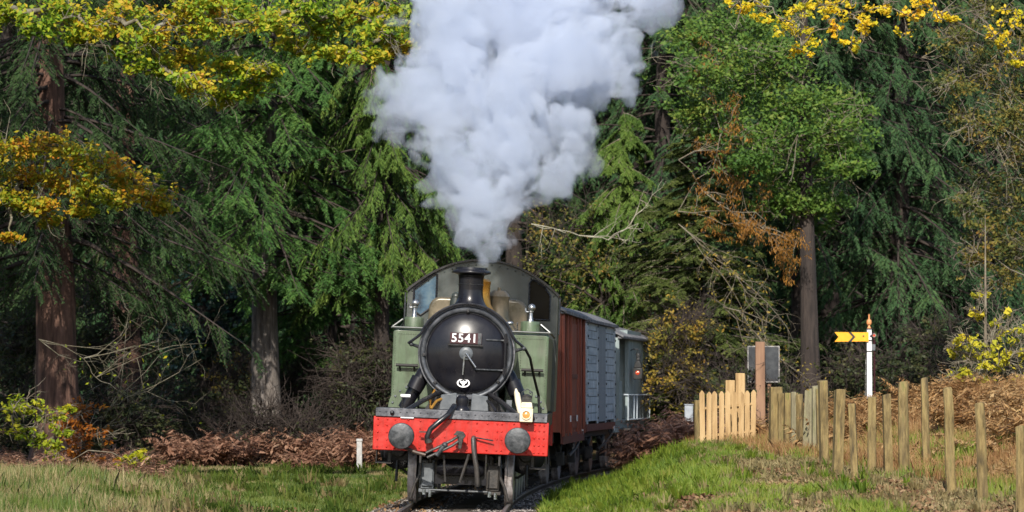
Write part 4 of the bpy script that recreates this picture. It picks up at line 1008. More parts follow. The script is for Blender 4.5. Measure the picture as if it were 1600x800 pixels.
arm = MB().prism(ap, -.085, -.070).build('signal_arm', MT['yellow'], sg)
ch = [(sx_(1325.5), sz(519.3)), (sx_(1332), sz(526.5)), (sx_(1325.5), sz(533.8)), (sx_(1330), sz(533.8)), (sx_(1336.5), sz(526.5)), (sx_(1330), sz(519.3))]
MB().prism(ch, -.089, -.084).build('chevron', MT['sigblack'], arm)
MB().prism([(u, v) for u, v in [(sx_(1353.5), sz(519)), (sx_(1357), sz(519)), (sx_(1357), sz(534)), (sx_(1353.5), sz(534))]], -.095, -.089).build('arm_plate', MT['yellow'], arm)
MB().lathe([(.018, -.09), (.018, -.10), (1e-6, -.104)], (sx_(1349), 0, sz(525)), 'y', 10).build('arm_bolt', MT['sigblack'], arm)
MB().tube([(sx_(1366), .0, sz(519)), (sx_(1366.5), 0, sz(545)), (sx_(1366.5), 0, sz(640))], .02, 6).tube([(sx_(1360), -.07, sz(526)), (sx_(1366), 0, sz(520))], .022, 6).build('operating_rod', MT['plate_red'], sg)
sp_ = MB().lathe([(.045, -.02), (.045, .02), (.032, .02), (.032, -.02), (.045, -.02)], (sx_(1366), -.03, sz(524)), 'y', 16).build('spectacle', MT['bright'], sg)
MB().lathe([(.031, -.005), (1e-6, -.007)], (sx_(1366), -.03, sz(524)), 'y', 16).build('spectacle_glass', MT['redglass'], sp_)
MB().b2(sx_(1361), sx_(1368), -.04, .04, sz(548), sz(538)).build('signal_lamp', MT['grey_plate'], sg, bevel=.01)
for sx2 in (1351.5, 1366.5):
    pass
lad = MB().tube([(sx_(1351), .12, sz(700) - .3), (sx_(1353.5), .06, sz(560))], .010, 5).tube([(sx_(1355), .12, sz(700) - .3), (sx_(1356.5), .06, sz(560))], .010, 5)
lad.build('ladder', MT['bright'], sg)
# white post left of the train
bx, by, bz_ = ground_hit(562, 737, 40, 76); by = min(by, 74.5); bx = (562 - 800) * by / F; bz_ = float(ground_z(bx, by)); k = by / F
wp = empty('marker_post', (bx, by, bz_), 0, 'white concrete marker post in the grass left of the locomotive', 'post')
MT['concrete'] = M('pale_concrete', [(.30, .29, .28), (.50, .49, .48)], 8, .8, bump=.2)
MB().prism([(-4.6 * k, -.3), (4.6 * k, -.3), (4.0 * k, 52 * k), (-4.0 * k, 52 * k)], -.06, .06).build('post_body', MT['concrete'], wp, bevel=.01)
MB().prism([(-5.2 * k, 52.2 * k), (5.2 * k, 52.2 * k), (4.4 * k, 56 * k), (-4.4 * k, 56 * k)], -.07, .07).build('post_cap', MT['concrete'], wp, bevel=.006)

# ------------------------------------------------------------------ trees
def trunk_mesh(r, H, seed, mat, lean=(0, 0), flare=1.6, n=18, m=26):
    zs = np.concatenate([np.linspace(-.6, 2.5, 9), np.linspace(2.5, H, m - 8)[1:]])
    th = np.linspace(0, 2 * PI, n, endpoint=False)
    Z, T = np.meshgrid(zs, th, indexing='ij')
    rad = r * (1 - .85 * np.clip(Z, 0, H) / H) * (1 + (flare - 1) * np.exp(-np.clip(Z + .2, 0, 99) / .55))
    rad = rad * (1 + .22 * (fbm(np.cos(T) * 2.2, np.sin(T) * 2.2, Z * .25, seed, 3) - .5) + .10 * (vnoise(np.cos(T) * 7, np.sin(T) * 7, Z * .5, seed + 3) - .5))
    cx = lean[0] * Z / H * H + .25 * r * np.sin(Z * .35 + seed); cy = lean[1] * Z
    V = np.stack([cx + rad * np.cos(T), cy + rad * np.sin(T), Z], -1).reshape(-1, 3)
    M_ = len(zs); i = (np.arange(M_ - 1)[:, None] * n + np.arange(n)[None]).ravel(); j = (np.arange(M_ - 1)[:, None] * n + (np.arange(n)[None] + 1) % n).ravel()
    return V, np.stack([i, j, j + n, i + n], 1)
def conifer(name, label, px, Y, H, r, mats, z0, Lmax, nb=80, K=16, Mn=9, droop=.35, e0=.05, leaf=(.068, .0145), seed=0, hang=.5, group=None, py_base=None, front=0.0, tip=.9, zvis=15.0, dead=0, cone=.75, ncone=1.0, cull=True):
    """trunk + whorled boughs carrying hanging sprays of needles"""
    rg = np.random.default_rng(seed)
    x = (px - 800) * Y / F; base = (x, Y, float(ground_z(x, Y)))
    t = empty(name, base, 0, label, 'tree', group)
    V, Fc = trunk_mesh(r, H, seed, MT[mats[0]])
    np_mesh('trunk', V, Fc, MT[mats[0]], t, smooth=True)
    nb = int(nb * 1.35); K = int(K * 1.3); Mn = int(Mn * 3.3)
    u = rg.uniform(0, 1, nb) ** 1.15
    zb = z0 + (H - z0) * u * .98
    az = rg.uniform(0, 2 * PI, nb)
    if front: az = np.where(rg.uniform(size=nb) < front, rg.normal(-PI / 2, .9, nb), az)
    L = Lmax * (1 - (zb - z0) / (H - z0) * ncone) ** cone * rg.uniform(.6, 1.1, nb) * (.55 + .45 * sstep(0, 1.2, zb - z0 + .3)) + .25
    e = e0 + rg.normal(0, .12, nb); dr = droop * rg.uniform(.6, 1.4, nb)
    def pos(tt, b):
        h = L[b] * tt
        z = zb[b] + h * np.sin(e[b]) - dr[b] * L[b] * tt ** 1.6 + .16 * L[b] * dr[b] * tt ** 4
        return np.stack([np.cos(az[b]) * h, np.sin(az[b]) * h, z], -1)
    # boughs
    ts = np.linspace(0, 1, 6); bi = np.arange(nb)
    P0, P1, R0, R1 = [], [], [], []
    for q in range(5):
        P0.append(pos(ts[q], bi)); P1.append(pos(ts[q + 1], bi)); rb = .012 * L + .012
        R0.append(rb * (1.05 - ts[q])); R1.append(rb * (1.05 - ts[q + 1]))
    # sprays
    b = np.repeat(bi, K); tt = rg.uniform(.12, 1.0, nb * K) ** .8
    s = np.where(rg.uniform(size=nb * K) < .5, 1., -1.)
    p = pos(tt, b)
    bd = np.stack([np.cos(az[b]), np.sin(az[b]), -dr[b] * .8 * tt], -1)
    sd_ = np.stack([-np.sin(az[b]), np.cos(az[b]), np.zeros_like(b, float)], -1) * s[:, None]
    l = (L[b] * .34 * (1.15 - tt * .75) * rg.uniform(.6, 1.2, nb * K)).clip(.22, 1.1)
    d = unit(bd * .75 + sd_ * rg.uniform(.3, 1.0, nb * K)[:, None] + np.array([0, 0, -hang]) * rg.uniform(.3, 1.4, nb * K)[:, None])
    q = p + d * l[:, None] + np.array([0, 0, -1.]) * (l * hang * .4)[:, None]
    P0.append(p); P1.append(q); R0.append(np.full(len(p), .010)); R1.append(np.full(len(p), .004))
    Vt, Ft = seg_arrays(np.concatenate(P0), np.concatenate(P1), np.concatenate(R0), np.concatenate(R1), 3)
    np_mesh('boughs', Vt, Ft, MT[mats[1]], t)
    n = len(p)
    uu = (np.arange(Mn)[None] + rg.uniform(0, 1, (n, Mn))) / Mn
    c = p[:, None] + d[:, None] * (l[:, None] * uu)[..., None] + np.array([0, 0, -1.]) * (l[:, None] * hang * .4 * uu ** 2)[..., None]
    side = unit(np.cross(d, np.array([0, 0, 1.])))
    sg_ = np.where(np.arange(Mn) % 2 == 0, 1., -1.)[None, :, None]
    ld = unit(d[:, None] * tip + side[:, None] * sg_ * .9 + rg.normal(0, .25, (n, Mn, 3)) + np.array([0, 0, -hang * .7]))
    sc = np.where(c[..., 2] > zvis, 1.6, 1.0)
    ll = rg.uniform(.7, 1.3, (n, Mn)) * leaf[0] * (1.15 - .5 * uu) * sc
    up = unit(np.cross(ld, rg.normal(0, .6, (n, Mn, 3)) + np.cross(ld, np.array([0, 0, 1.]))))
    A = (ld * ll[..., None]).reshape(-1, 3); Bv = (up * (leaf[1] * sc)[..., None] if not np.isscalar(sc) else up * leaf[1]).reshape(-1, 3)
    c = c.reshape(-1, 3) + A * .7
    ppx, ppy = project(c + np.array(base)); inside = (ppx > -120) & (ppx < 1720) & (ppy > -150)
    inside = inside | (not cull)
    keep = inside | (rg.uniform(size=len(c)) < .22)
    V, Fc = leaf_arrays(c[keep], A[keep], Bv[keep])
    np_mesh('crown', V, Fc, LV[mats[2]], t)
    return t
def copy_tree(o, parent=None):
    c = o.copy(); COL.objects.link(c)
    if parent is not None: c.parent = parent
    for ch in list(o.children): copy_tree(ch, c)
    return c
def limb_path(a, b, rg, sag=.15, n=6):
    a, b = np.array(a, float), np.array(b, float); L = np.linalg.norm(b - a)
    ts = np.linspace(0, 1, n); pts = a + (b - a) * ts[:, None]
    pts[:, 2] += np.sin(ts * PI) * sag * L
    pts[1:-1] += rg.normal(0, .035 * L, (n - 2, 3))
    return pts
def twigs(p, n, l, rg, r=.012, down=0.0, depth=2, spread=.9):
    """random forking twigs from points p -> segments and tips"""
    S0, S1, A0, A1, tips = [], [], [], [], []
    def grow(pt, d, l, r, k):
        m = 3; cur = pt
        for i in range(m):
            d = unit(d + rg.normal(0, .22, 3) + np.array([0, 0, -down * .2])); nx = cur + d * l / m
            S0.append(cur); S1.append(nx); A0.append(r * (1 - i * .22)); A1.append(r * (1 - (i + 1) * .22)); cur = nx
            if k > 0 and rg.uniform() < .85: grow(cur, unit(d + rg.normal(0, spread, 3)), l * rg.uniform(.4, .7), r * .6, k - 1)
        tips.append(cur)
    for q in p:
        for _ in range(n): grow(np.array(q[0], float), np.array(q[1], float), l * rg.uniform(.6, 1.2), r, depth)
    return S0, S1, A0, A1, tips
def leaf_cloud(C, rad, n, size, rg, flat=.6, facing=.6, wr=.5):
    """n leaves through each ellipsoid clump of centre C and radius rad"""
    P, A, B = [], [], []
    for c, r in zip(C, rad):
        sub = rg.normal(0, .5, (max(3, int(n / 14)), 3)) * np.array([1, 1, flat]) * r
        m = n
        q = sub[rg.integers(0, len(sub), m)] + rg.normal(0, .15, (m, 3)) * r * np.array([1, 1, .7]) + np.array(c)
        nrm = unit(rg.normal(0, 1, (m, 3)) * (1 - facing) + np.array([0, -.45, .8]) * facing)
        a = unit(np.cross(nrm, rg.normal(0, 1, (m, 3)))); b = np.cross(nrm, a)
        s = size * rg.uniform(.6, 1.3, (m, 1))
        P.append(q); A.append(a * s); B.append(b * s * wr)
    return np.concatenate(P), np.concatenate(A), np.concatenate(B)
def broadleaf(name, label, trunk_px, Y, H, r, clumps, leafmat, n=300, size=.06, bark='bark_dark', twig='twig', seed=0, cat='tree', group=None, limb_from=None, flat=.6, tw=3, base_xyz=None, lr=.05, down=.2, jitY=.8, wr=.5):
    rg = np.random.default_rng(seed)
    x = (trunk_px - 800) * Y / F if base_xyz is None else base_xyz[0]
    base = np.array((x, Y, float(ground_z(x, Y))))
    t = empty(name, tuple(base), 0, label, cat, group)
    V, Fc = trunk_mesh(r, H, seed, MT[bark], n=12, m=18); np_mesh('trunk', V, Fc, MT[bark], t, smooth=True)
    C, rad, S0, S1, A0, A1 = [], [], [], [], [], []
    for cl in clumps:
        px, py, rp = cl[:3]; yy = Y + rg.uniform(-jitY, jitY) + (cl[3] if len(cl) > 3 else 0)
        c = np.array(at(px, py, yy)) - base; C.append(c); rad.append(rp * yy / F)
    hub = []; zfs = []
    for c, rd in zip(C, rad):
        zf = max(.4, min(H * .9, c[2] - .35 * math.hypot(c[0], c[1]) - .2)) if limb_from is None else limb_from
        a = np.array([0, 0, zf]); zfs.append(zf)
        if hub:
            near = min(hub, key=lambda h: np.linalg.norm(h - c))
            if np.linalg.norm(near - c) < .7 * np.linalg.norm(a - c): a = near
        pts = limb_path(a, c, rg, .06)
        l0 = lr * (1 if a[0] == 0 and a[1] == 0 else .5)
        for i in range(5):
            S0.append(pts[i]); S1.append(pts[i + 1]); A0.append(max(.012, l0 * (1 - i * .17))); A1.append(max(.010, l0 * (1 - (i + 1) * .17)))
        hub.append(pts[3]); hub.append(c)
        s = twigs([(c + rg.normal(0, .25, 3) * rd, unit(rg.normal(size=3) + unit(c - a))) for _ in range(tw)], 2, rd * 1.2, rg, .011, down, 1)
        S0 += s[0]; S1 += s[1]; A0 += s[2]; A1 += s[3]
    if max(zfs) - min(zfs) > .02: S0.append(np.array([0, 0, min(zfs) - .1])); S1.append(np.array([0, 0, max(zfs) + .1])); A0.append(lr * .8); A1.append(lr * .6)
    V, Fc = seg_arrays(np.array(S0), np.array(S1), np.array(A0), np.array(A1), 5); np_mesh('limbs', V, Fc, MT[twig], t, smooth=True)
    P, A, B = leaf_cloud(C, rad, n, size, rg, flat, wr=wr)
    V, Fc = leaf_arrays(P, A, B); np_mesh('crown', V, Fc, LV[leafmat], t)
    return t

# --- left side
conifer('fir_tree', 'massive red brown fir trunk with dark hanging boughs at the left of the photo', 80, 76, 25, .50, ('bark_red', 'twig_dark', 'fir_dark'), 4.5, 4.6, nb=190, K=16, Mn=9, droop=.5, seed=1, hang=.7, front=.35)
conifer('fir_tree', 'slim red brown trunk standing behind the massive fir at the left', 198, 90, 24, .40, ('bark_red', 'twig_dark', 'fir_dark'), 6.6, 4.2, nb=120, K=15, Mn=8, droop=.5, seed=2, hang=.7, front=.3)
conifer('spruce_tree', 'grey furrowed trunk with bright green drooping spruce boughs left of the locomotive', 418, 83, 21, .36, ('bark_grey', 'twig_dark', 'spruce'), 4.5, 4.4, nb=150, K=19, Mn=11, droop=.42, seed=3, hang=.55, front=.5)
conifer('spruce_tree', 'tall lime green drooping conifer just left of the steam plume', 600, 82, 20, .22, ('bark_dark', 'twig_dark', 'lime'), 4.6, 2.3, nb=150, K=17, Mn=10, droop=.75, seed=4, hang=1.2, front=.3)
conifer('spruce_tree', 'bright green low spruce close behind the left side of the plume', 520, 86, 9.5, .16, ('bark_dark', 'twig_dark', 'spruce'), 2.6, 2.6, nb=70, K=17, Mn=11, droop=.35, seed=5, hang=.5, front=.4)
conifer('hemlock_tree', 'shadowy grey green conifer with bare twigs behind the hanging oak leaves', 330, 95, 22, .30, ('bark_dark', 'twig', 'olive'), 5.5, 3.4, nb=110, K=13, Mn=8, droop=.8, seed=6, hang=1.2)
# --- middle and right
conifer('spruce_tree', 'lime green drooping spruce bough tree just right of the plume', 975, 89, 9.3, .16, ('bark_dark', 'twig', 'lime'), 4.2, 2.3, nb=70, K=17, Mn=10, droop=.7, seed=7, hang=.9, front=.4)
conifer('spruce_tree', 'blue dark tall conifer standing right of the plume top', 1040, 101, 24, .34, ('bark_dark', 'twig_dark', 'fir_deep'), 4.0, 3.6, nb=130, K=15, Mn=9, droop=.5, seed=8, hang=.7)
conifer('spruce_tree', 'olive green bushy spruce behind the brake van and grey cabinet', 1095, 85, 8.4, .18, ('bark_dark', 'twig', 'olive'), .8, 3.2, nb=120, K=18, Mn=10, droop=.25, seed=9, hang=.3, front=.3)
conifer('fir_tree', 'dark bare trunk with spreading deep green boughs behind the notice board', 1257, 90, 24, .30, ('bark_dark', 'twig_dark', 'fir_deep'), 5.3, 4.0, nb=170, K=17, Mn=10, droop=.5, seed=10, hang=.7, front=.45)
conifer('fir_tree', 'deep green drooping fir standing behind the yellow signal arm', 1405, 91, 23, .32, ('bark_dark', 'twig_dark', 'fir_deep'), 2.6, 4.0, nb=160, K=17, Mn=10, droop=.55, seed=11, hang=.8, front=.3)
conifer('fir_tree', 'blue green fir standing in shade behind the yellow leaved sapling', 1530, 97, 22, .30, ('bark_dark', 'twig_dark', 'fir_deep'), 1.5, 4.0, nb=140, K=15, Mn=9, droop=.5, seed=12, hang=.7)
conifer('spruce_tree', 'dark conifer hidden mostly behind the steam plume', 800, 98, 22, .3, ('bark_dark', 'twig_dark', 'fir_dark'), 1.5, 4.0, nb=130, K=15, Mn=9, droop=.5, seed=13, hang=.7)
# --- shaded far rows: copies of three trees
fa = conifer('far_conifer', None, -60, 106, 26, .34, ('bark_dark', 'twig_dark', 'fir_dark'), 1.0, 4.6, nb=120, K=12, Mn=4, droop=.5, seed=21, hang=.8, leaf=(.13, .03), cull=False)
fb_ = conifer('far_conifer', None, 200, 108, 25, .34, ('bark_dark', 'twig_dark', 'fir_deep'), .5, 4.6, nb=120, K=12, Mn=4, droop=.6, seed=22, hang=.9, leaf=(.13, .03), cull=False)
protos = [fa, fb_]
FLAB, FGRP = 'dark conifer standing in deep shade far back behind the other trees', 'far conifers in shade'
for p in protos: tag(p, FLAB, 'tree', FGRP)
far = [(70, 110), (330, 107), (450, 110), (560, 106), (680, 112), (880, 107), (940, 114), (1000, 109), (1110, 106), (1180, 112), (1300, 107), (1360, 113), (1460, 108), (1560, 111), (1660, 107),
       (10, 118), (150, 120), (270, 117), (400, 121), (520, 118), (640, 122), (760, 118), (860, 121), (1070, 120), (1230, 119), (1330, 122), (1430, 119), (1530, 121), (1630, 118)]
for i, (px, Y) in enumerate(far):
    o = copy_tree(protos[i % 2]); x = (px - 800) * Y / F
    o.location = (x, Y, float(ground_z(x, Y))); o.rotation_euler = (0, 0, random.uniform(0, 6.28)); s = random.uniform(.85, 1.15); o.scale = (s, s, s)
    o['label'] = FLAB; o['group'] = FGRP; o['category'] = 'tree'
# trees beyond the left edge whose shade falls across the left of the view
for i, (x, y) in enumerate([(-13.4, 58), (-13.6, 52), (-16.5, 62), (-16.0, 55), (-14.4, 65)]):
    o = copy_tree(protos[i % 2]); o.location = (x, y, float(ground_z(x, y))); o.rotation_euler = (0, 0, random.uniform(0, 6)); o.scale = (.8, .8, .9)
    o['label'] = 'dark conifer standing outside the left edge of the photo'; o['group'] = 'conifers beyond the left edge'; o['category'] = 'tree'
# unseen conifers added behind the camera, across the line, to darken reflections
for i in range(12):
    o = copy_tree(protos[i % 2]); x = -44 + i * 8 + random.uniform(-2, 2); y = -22 + random.uniform(-5, 5)
    o.location = (x, y, float(ground_z(x, y))); o.rotation_euler = (0, 0, random.uniform(0, 6))
    o['label'] = 'unseen dark conifer added behind the camera for darker reflections'; o['group'] = 'unseen conifers added behind the camera'; o['category'] = 'tree'
# --- broadleaf trees
oak_cl = [(10, 20, 40), (60, 40, 36), (100, 15, 42), (150, 45, 40), (190, 20, 44), (235, 55, 42), (280, 20, 44), (330, 45, 42), (370, 15, 42), (420, 35, 42), (465, 15, 40), (510, 45, 40), (550, 20, 42), (600, 50, 40), (630, 75, 26),
          (575, 85, 30), (525, 85, 28), (245, 105, 36), (300, 130, 36), (345, 150, 34), (390, 140, 36), (410, 110, 32), (360, 105, 34), (290, 90, 34), (205, 80, 34), (460, 70, 34), (610, 20, 34), (330, 5, 40), (120, 60, 26)]
broadleaf('oak_tree', 'oak bough with yellow green turning leaves hanging across the top left', -330, 60, 11, .42, oak_cl, 'oak', n=560, size=.05, bark='limb', twig='limb', seed=31, limb_from=7.2, lr=.13, flat=.42, wr=.62)
oak2 = [(20, 235, 40), (70, 225, 40), (120, 240, 40), (165, 260, 38), (205, 280, 38), (240, 305, 32), (250, 325, 22), (40, 275, 36), (90, 285, 38), (140, 300, 36), (185, 310, 30), (10, 310, 34), (60, 322, 30), (80, 346, 18), (18, 370, 16), (130, 330, 20), (-30, 260, 40)]
broadleaf('oak_tree', 'lower oak bough with russet and yellow leaves over the massive fir trunk', -300, 64, 8, .34, oak2, 'oak_orange', n=560, size=.05, bark='limb', twig='limb', seed=32, limb_from=5.2, lr=.10, flat=.45, wr=.62)
gcl = [(1085, 60, 50), (1130, 40, 55), (1180, 50, 55), (1125, 100, 60), (1180, 110, 60), (1225, 90, 50), (1150, 160, 60), (1210, 160, 60), (1260, 150, 55), (1130, 210, 50), (1190, 215, 60), (1245, 215, 60), (1300, 200, 50), (1325, 225, 40), (1165, 255, 45), (1220, 270, 55), (1275, 265, 55), (1320, 260, 40), (1250, 315, 50), (1290, 320, 40), (1215, 320, 40), (1085, 120, 46), (1330, 170, 36), (1080, 175, 42), (1270, 345, 34)]
broadleaf('oak_tree', 'full green leaved tree filling the upper right between plume and firs', 1262, 83, 13, .27, gcl, 'green', n=900, size=.062, seed=33, lr=.06, flat=.6, jitY=1.4)
ycl = [(1160, 8, 24), (1190, 12, 20), (1225, 30, 28), (1245, 50, 28), (1252, 72, 18), (1265, 12, 26), (1300, 10, 22), (1330, 22, 30), (1350, 45, 20), (1380, 12, 26), (1420, 25, 28), (1445, 8, 26), (1330, 70, 14), (1300, 40, 14), (1480, 30, 20), (1590, 95, 26), (1560, 60, 24), (1585, 30, 30)]
broadleaf('maple_tree', 'golden yellow leaves hanging into the top right of the photo', 1800, 62, 10, .3, ycl, 'yellow', n=150, size=.045, seed=34, limb_from=9.0, lr=.035, flat=.9, wr=.6)
rcl = [(1540, 20, 50), (1590, 70, 50), (1530, 110, 46), (1580, 150, 50), (1520, 190, 40), (1570, 215, 50), (1600, 260, 50), (1540, 280, 46), (1585, 320, 46), (1555, 355, 40), (1600, 390, 44), (1530, 400, 30), (1575, 430, 36), (1500, 60, 40), (1480, 130, 34), (1510, 330, 30), (1600, 180, 40)]
broadleaf('birch_tree', 'thinly leaved olive and yellow tree along the right edge', 1640, 72, 12, .2, rcl, 'autumn', n=560, size=.048, seed=35, lr=.03, tw=8, down=.5, flat=.8)
bcl = [(830, 420, 50), (870, 380, 50), (910, 350, 46), (920, 420, 50), (880, 450, 46), (950, 400, 40), (960, 470, 44), (1000, 440, 40), (990, 520, 40), (1030, 560, 44), (1060, 520, 44), (1020, 490, 40), (840, 350, 40), (1075, 560, 40), (1100, 600, 40), (1040, 610, 40)]
broadleaf('hazel_bush', 'brown twiggy bush with sparse yellow leaves behind the wagon roofs', 940, 88, 5, .10, bcl, 'autumn', n=230, size=.055, seed=36, lr=.04, tw=9, down=.4, cat='bush', twig='twig_dark', flat=.9)
scl = [(1520, 560, 30), (1545, 545, 34), (1570, 560, 30), (1500, 590, 24), (1535, 585, 30), (1530, 490, 18), (1560, 510, 24), (1590, 530, 30), (1505, 530, 16), (1585, 580, 26), (1490, 545, 12), (1535, 460, 12)]
broadleaf('sapling', 'bright yellow leaved sapling growing from the bracken near the right edge', 1540, 62, 3.2, .04, scl, 'lemon', n=120, size=.05, seed=37, lr=.015, tw=9, bark='twig', down=-.3, cat='sapling', flat=.9, jitY=.4)
ocl = [(128, 640, 26), (140, 680, 28), (118, 700, 26), (140, 720, 22), (110, 665, 20)]
broadleaf('beech_sapling', 'copper orange leaved sapling at the foot of the massive fir trunk', 130, 70, 1.7, .03, ocl, 'russet', n=260, size=.05, seed=38, lr=.016, tw=4, bark='twig_dark', cat='sapling', jitY=.3)
hcl = [(40, 630, 26), (70, 650, 28), (30, 670, 26), (95, 675, 18), (60, 690, 26), (105, 640, 14), (20, 640, 20), (85, 700, 22), (200, 720, 16), (225, 715, 14)]
broadleaf('hazel_sapling', 'yellow green leaved sapling left of the copper orange one', 55, 68, 1.9, .03, hcl, 'hazel', n=170, size=.055, seed=39, lr=.016, tw=4, bark='twig_dark', cat='sapling', jitY=.4)
icl = [(320, 430, 36), (310, 470, 40), (335, 500, 40), (310, 540, 40), (340, 560, 40), (320, 600, 38), (350, 620, 34), (280, 580, 34), (360, 470, 30), (270, 520, 30), (300, 640, 36), (255, 630, 36)]
broadleaf('ivy_clad_tree', 'ivy covered stump tree with dark glossy leaves between the two big trunks', 320, 87, 7, .28, icl, 'ivy', n=650, size=.06, seed=40, lr=.03, flat=1.0, jitY=.5, wr=.8)
def bush(label, px0, px1, py0, py1, Y, leafmat, ncl, n, size, seed, twig='twig_dark', tw=8, group=None, cat='bush', name='undergrowth_bush', rp=(26, 44)):
    rg = np.random.default_rng(seed)
    cl = [(rg.uniform(px0, px1), rg.uniform(py0, py1), rg.uniform(*rp)) for _ in range(ncl)]
    return broadleaf(name, label, (px0 + px1) / 2, Y, 1.2, .04, cl, leafmat, n=n, size=size, seed=seed, lr=.02, tw=tw, twig=twig, cat=cat, down=-.2, jitY=1.0, flat=.9, group=group)
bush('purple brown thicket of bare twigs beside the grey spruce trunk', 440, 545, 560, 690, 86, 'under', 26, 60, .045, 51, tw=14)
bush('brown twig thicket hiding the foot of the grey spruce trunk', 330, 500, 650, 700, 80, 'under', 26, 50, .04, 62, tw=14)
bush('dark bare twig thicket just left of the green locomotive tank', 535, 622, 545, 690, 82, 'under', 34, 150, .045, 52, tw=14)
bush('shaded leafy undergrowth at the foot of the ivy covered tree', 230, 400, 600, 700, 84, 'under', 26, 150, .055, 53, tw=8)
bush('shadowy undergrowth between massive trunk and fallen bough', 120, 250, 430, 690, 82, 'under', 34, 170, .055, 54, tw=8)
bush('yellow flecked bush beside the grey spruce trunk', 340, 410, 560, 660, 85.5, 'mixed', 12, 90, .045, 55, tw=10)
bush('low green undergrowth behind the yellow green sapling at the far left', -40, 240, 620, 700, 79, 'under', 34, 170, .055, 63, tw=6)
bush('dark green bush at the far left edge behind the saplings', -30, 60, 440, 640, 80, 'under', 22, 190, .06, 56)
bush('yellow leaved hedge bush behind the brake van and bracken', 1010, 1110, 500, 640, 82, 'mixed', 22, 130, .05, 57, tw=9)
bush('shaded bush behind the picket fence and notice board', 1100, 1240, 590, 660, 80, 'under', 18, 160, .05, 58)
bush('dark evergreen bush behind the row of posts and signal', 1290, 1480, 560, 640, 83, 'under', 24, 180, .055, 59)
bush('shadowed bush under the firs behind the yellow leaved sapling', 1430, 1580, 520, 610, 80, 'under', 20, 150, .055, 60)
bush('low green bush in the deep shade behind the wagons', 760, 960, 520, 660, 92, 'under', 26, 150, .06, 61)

# bare boughs
def bough(name, label, starts, l, r, mat, seed, depth=3, n=1, down=.2, leaf=None, ln=0, lsz=.04, spread=.8, cat='branch', hangleaf=False):
    rg = np.random.default_rng(seed)
    pts = []
    for (px, py, Y, dx, dy, dz) in starts: pts.append((np.array(at(px, py, Y)), unit(np.array([dx, dy, dz], float))))
    base = pts[0][0]
    s = twigs([(p - base, d) for p, d in pts], n, l, rg, r, down, depth, spread)
    t = empty(name, tuple(base), 0, label, cat)
    for q in range(1, len(pts)):
        lp = limb_path(pts[q - 1][0] - base, pts[q][0] - base, rg, .04, 5)
        for i in range(4): s[0].append(lp[i]); s[1].append(lp[i + 1]); s[2].append(r * .6); s[3].append(r * .6)
    V, Fc = seg_arrays(np.array(s[0]), np.array(s[1]), np.array(s[2]), np.array(s[3]), 5); np_mesh('twigs', V, Fc, MT[mat], t, smooth=True)
    if leaf:
        S1 = np.array(s[1]); idx = rg.integers(0, len(S1), ln)
        P = S1[idx] + rg.normal(0, .05, (ln, 3))
        a = unit(rg.normal(0, .5, (ln, 3)) + np.array([0, 0, -1 if hangleaf else .0])); b = unit(np.cross(a, rg.normal(size=(ln, 3))))
        z = lsz * rg.uniform(.6, 1.3, (ln, 1)); V, Fc = leaf_arrays(P + a * z * .8, a * z, b * z * (.22 if hangleaf else .5)); np_mesh('foliage', V, Fc, LV[leaf], t)
    return t
bough('dead_bough', 'tangle of grey bare twigs hanging beneath the oak leaves', [(400, 240, 82, -.5, 0, -.6), (360, 250, 82, -.3, 0, -1), (420, 230, 82, .2, 0, -1), (330, 240, 82, .2, -.2, -1), (390, 300, 82, -.8, 0, -.2)], 1.5, .016, 'twig', 71, 3, 3, .5)
bough('fallen_bough', 'fallen bare lichened bough leaning beside the massive fir trunk', [(60, 530, 72, 1, 0, -.4), (130, 560, 72, .9, -.1, .05), (150, 590, 72, .8, 0, .5), (200, 620, 71, .8, 0, .4), (170, 640, 71, .6, 0, .9), (150, 680, 71, .7, 0, 1)], 1.5, .011, 'limb', 72, 3, 2, -.1, 'hazel', 60, .05)
bough('arched_bough', 'pale arched bare bough hanging behind the top of the wagons', [(830, 350, 84, 1, 0, -.3), (905, 368, 84, 1, 0, -.1), (950, 375, 84, 1, 0, .7), (985, 350, 84, .5, 0, .9)], 1.0, .018, 'twig_pale', 73, 2, 1, -.1)
bough('larch_bough', 'dead larch bough with orange needles right of the plume', [(1060, 250, 82, .8, 0, .55), (1100, 300, 82, .9, 0, -.3), (1140, 330, 82, .9, 0, -.35), (1190, 355, 82, .8, 0, -.5), (1120, 240, 82, .3, 0, .9), (1060, 330, 82, 1, 0, -.2)], 1.4, .014, 'twig', 74, 3, 2, .5, 'larch', 3800, .05, hangleaf=True)
bough('dead_bough', 'spread of grey brown dead twigs in front of the olive spruce', [(1060, 350, 82, .8, 0, -.7), (1100, 400, 82, .8, 0, -.6), (1150, 430, 82, .7, 0, -.7), (1130, 480, 82, .9, 0, -.2), (1180, 520, 82, .5, 0, -.5)], 1.4, .012, 'twig', 75, 3, 3, .5, 'mixed', 500, .045)
bough('dead_bough', 'thin dead twigs crossing the firs near the top right corner', [(1440, 90, 72, .9, 0, .1), (1500, 95, 72, .9, 0, -.3)], 1.2, .010, 'twig', 76, 3, 2, .3, 'mixed', 160, .045)

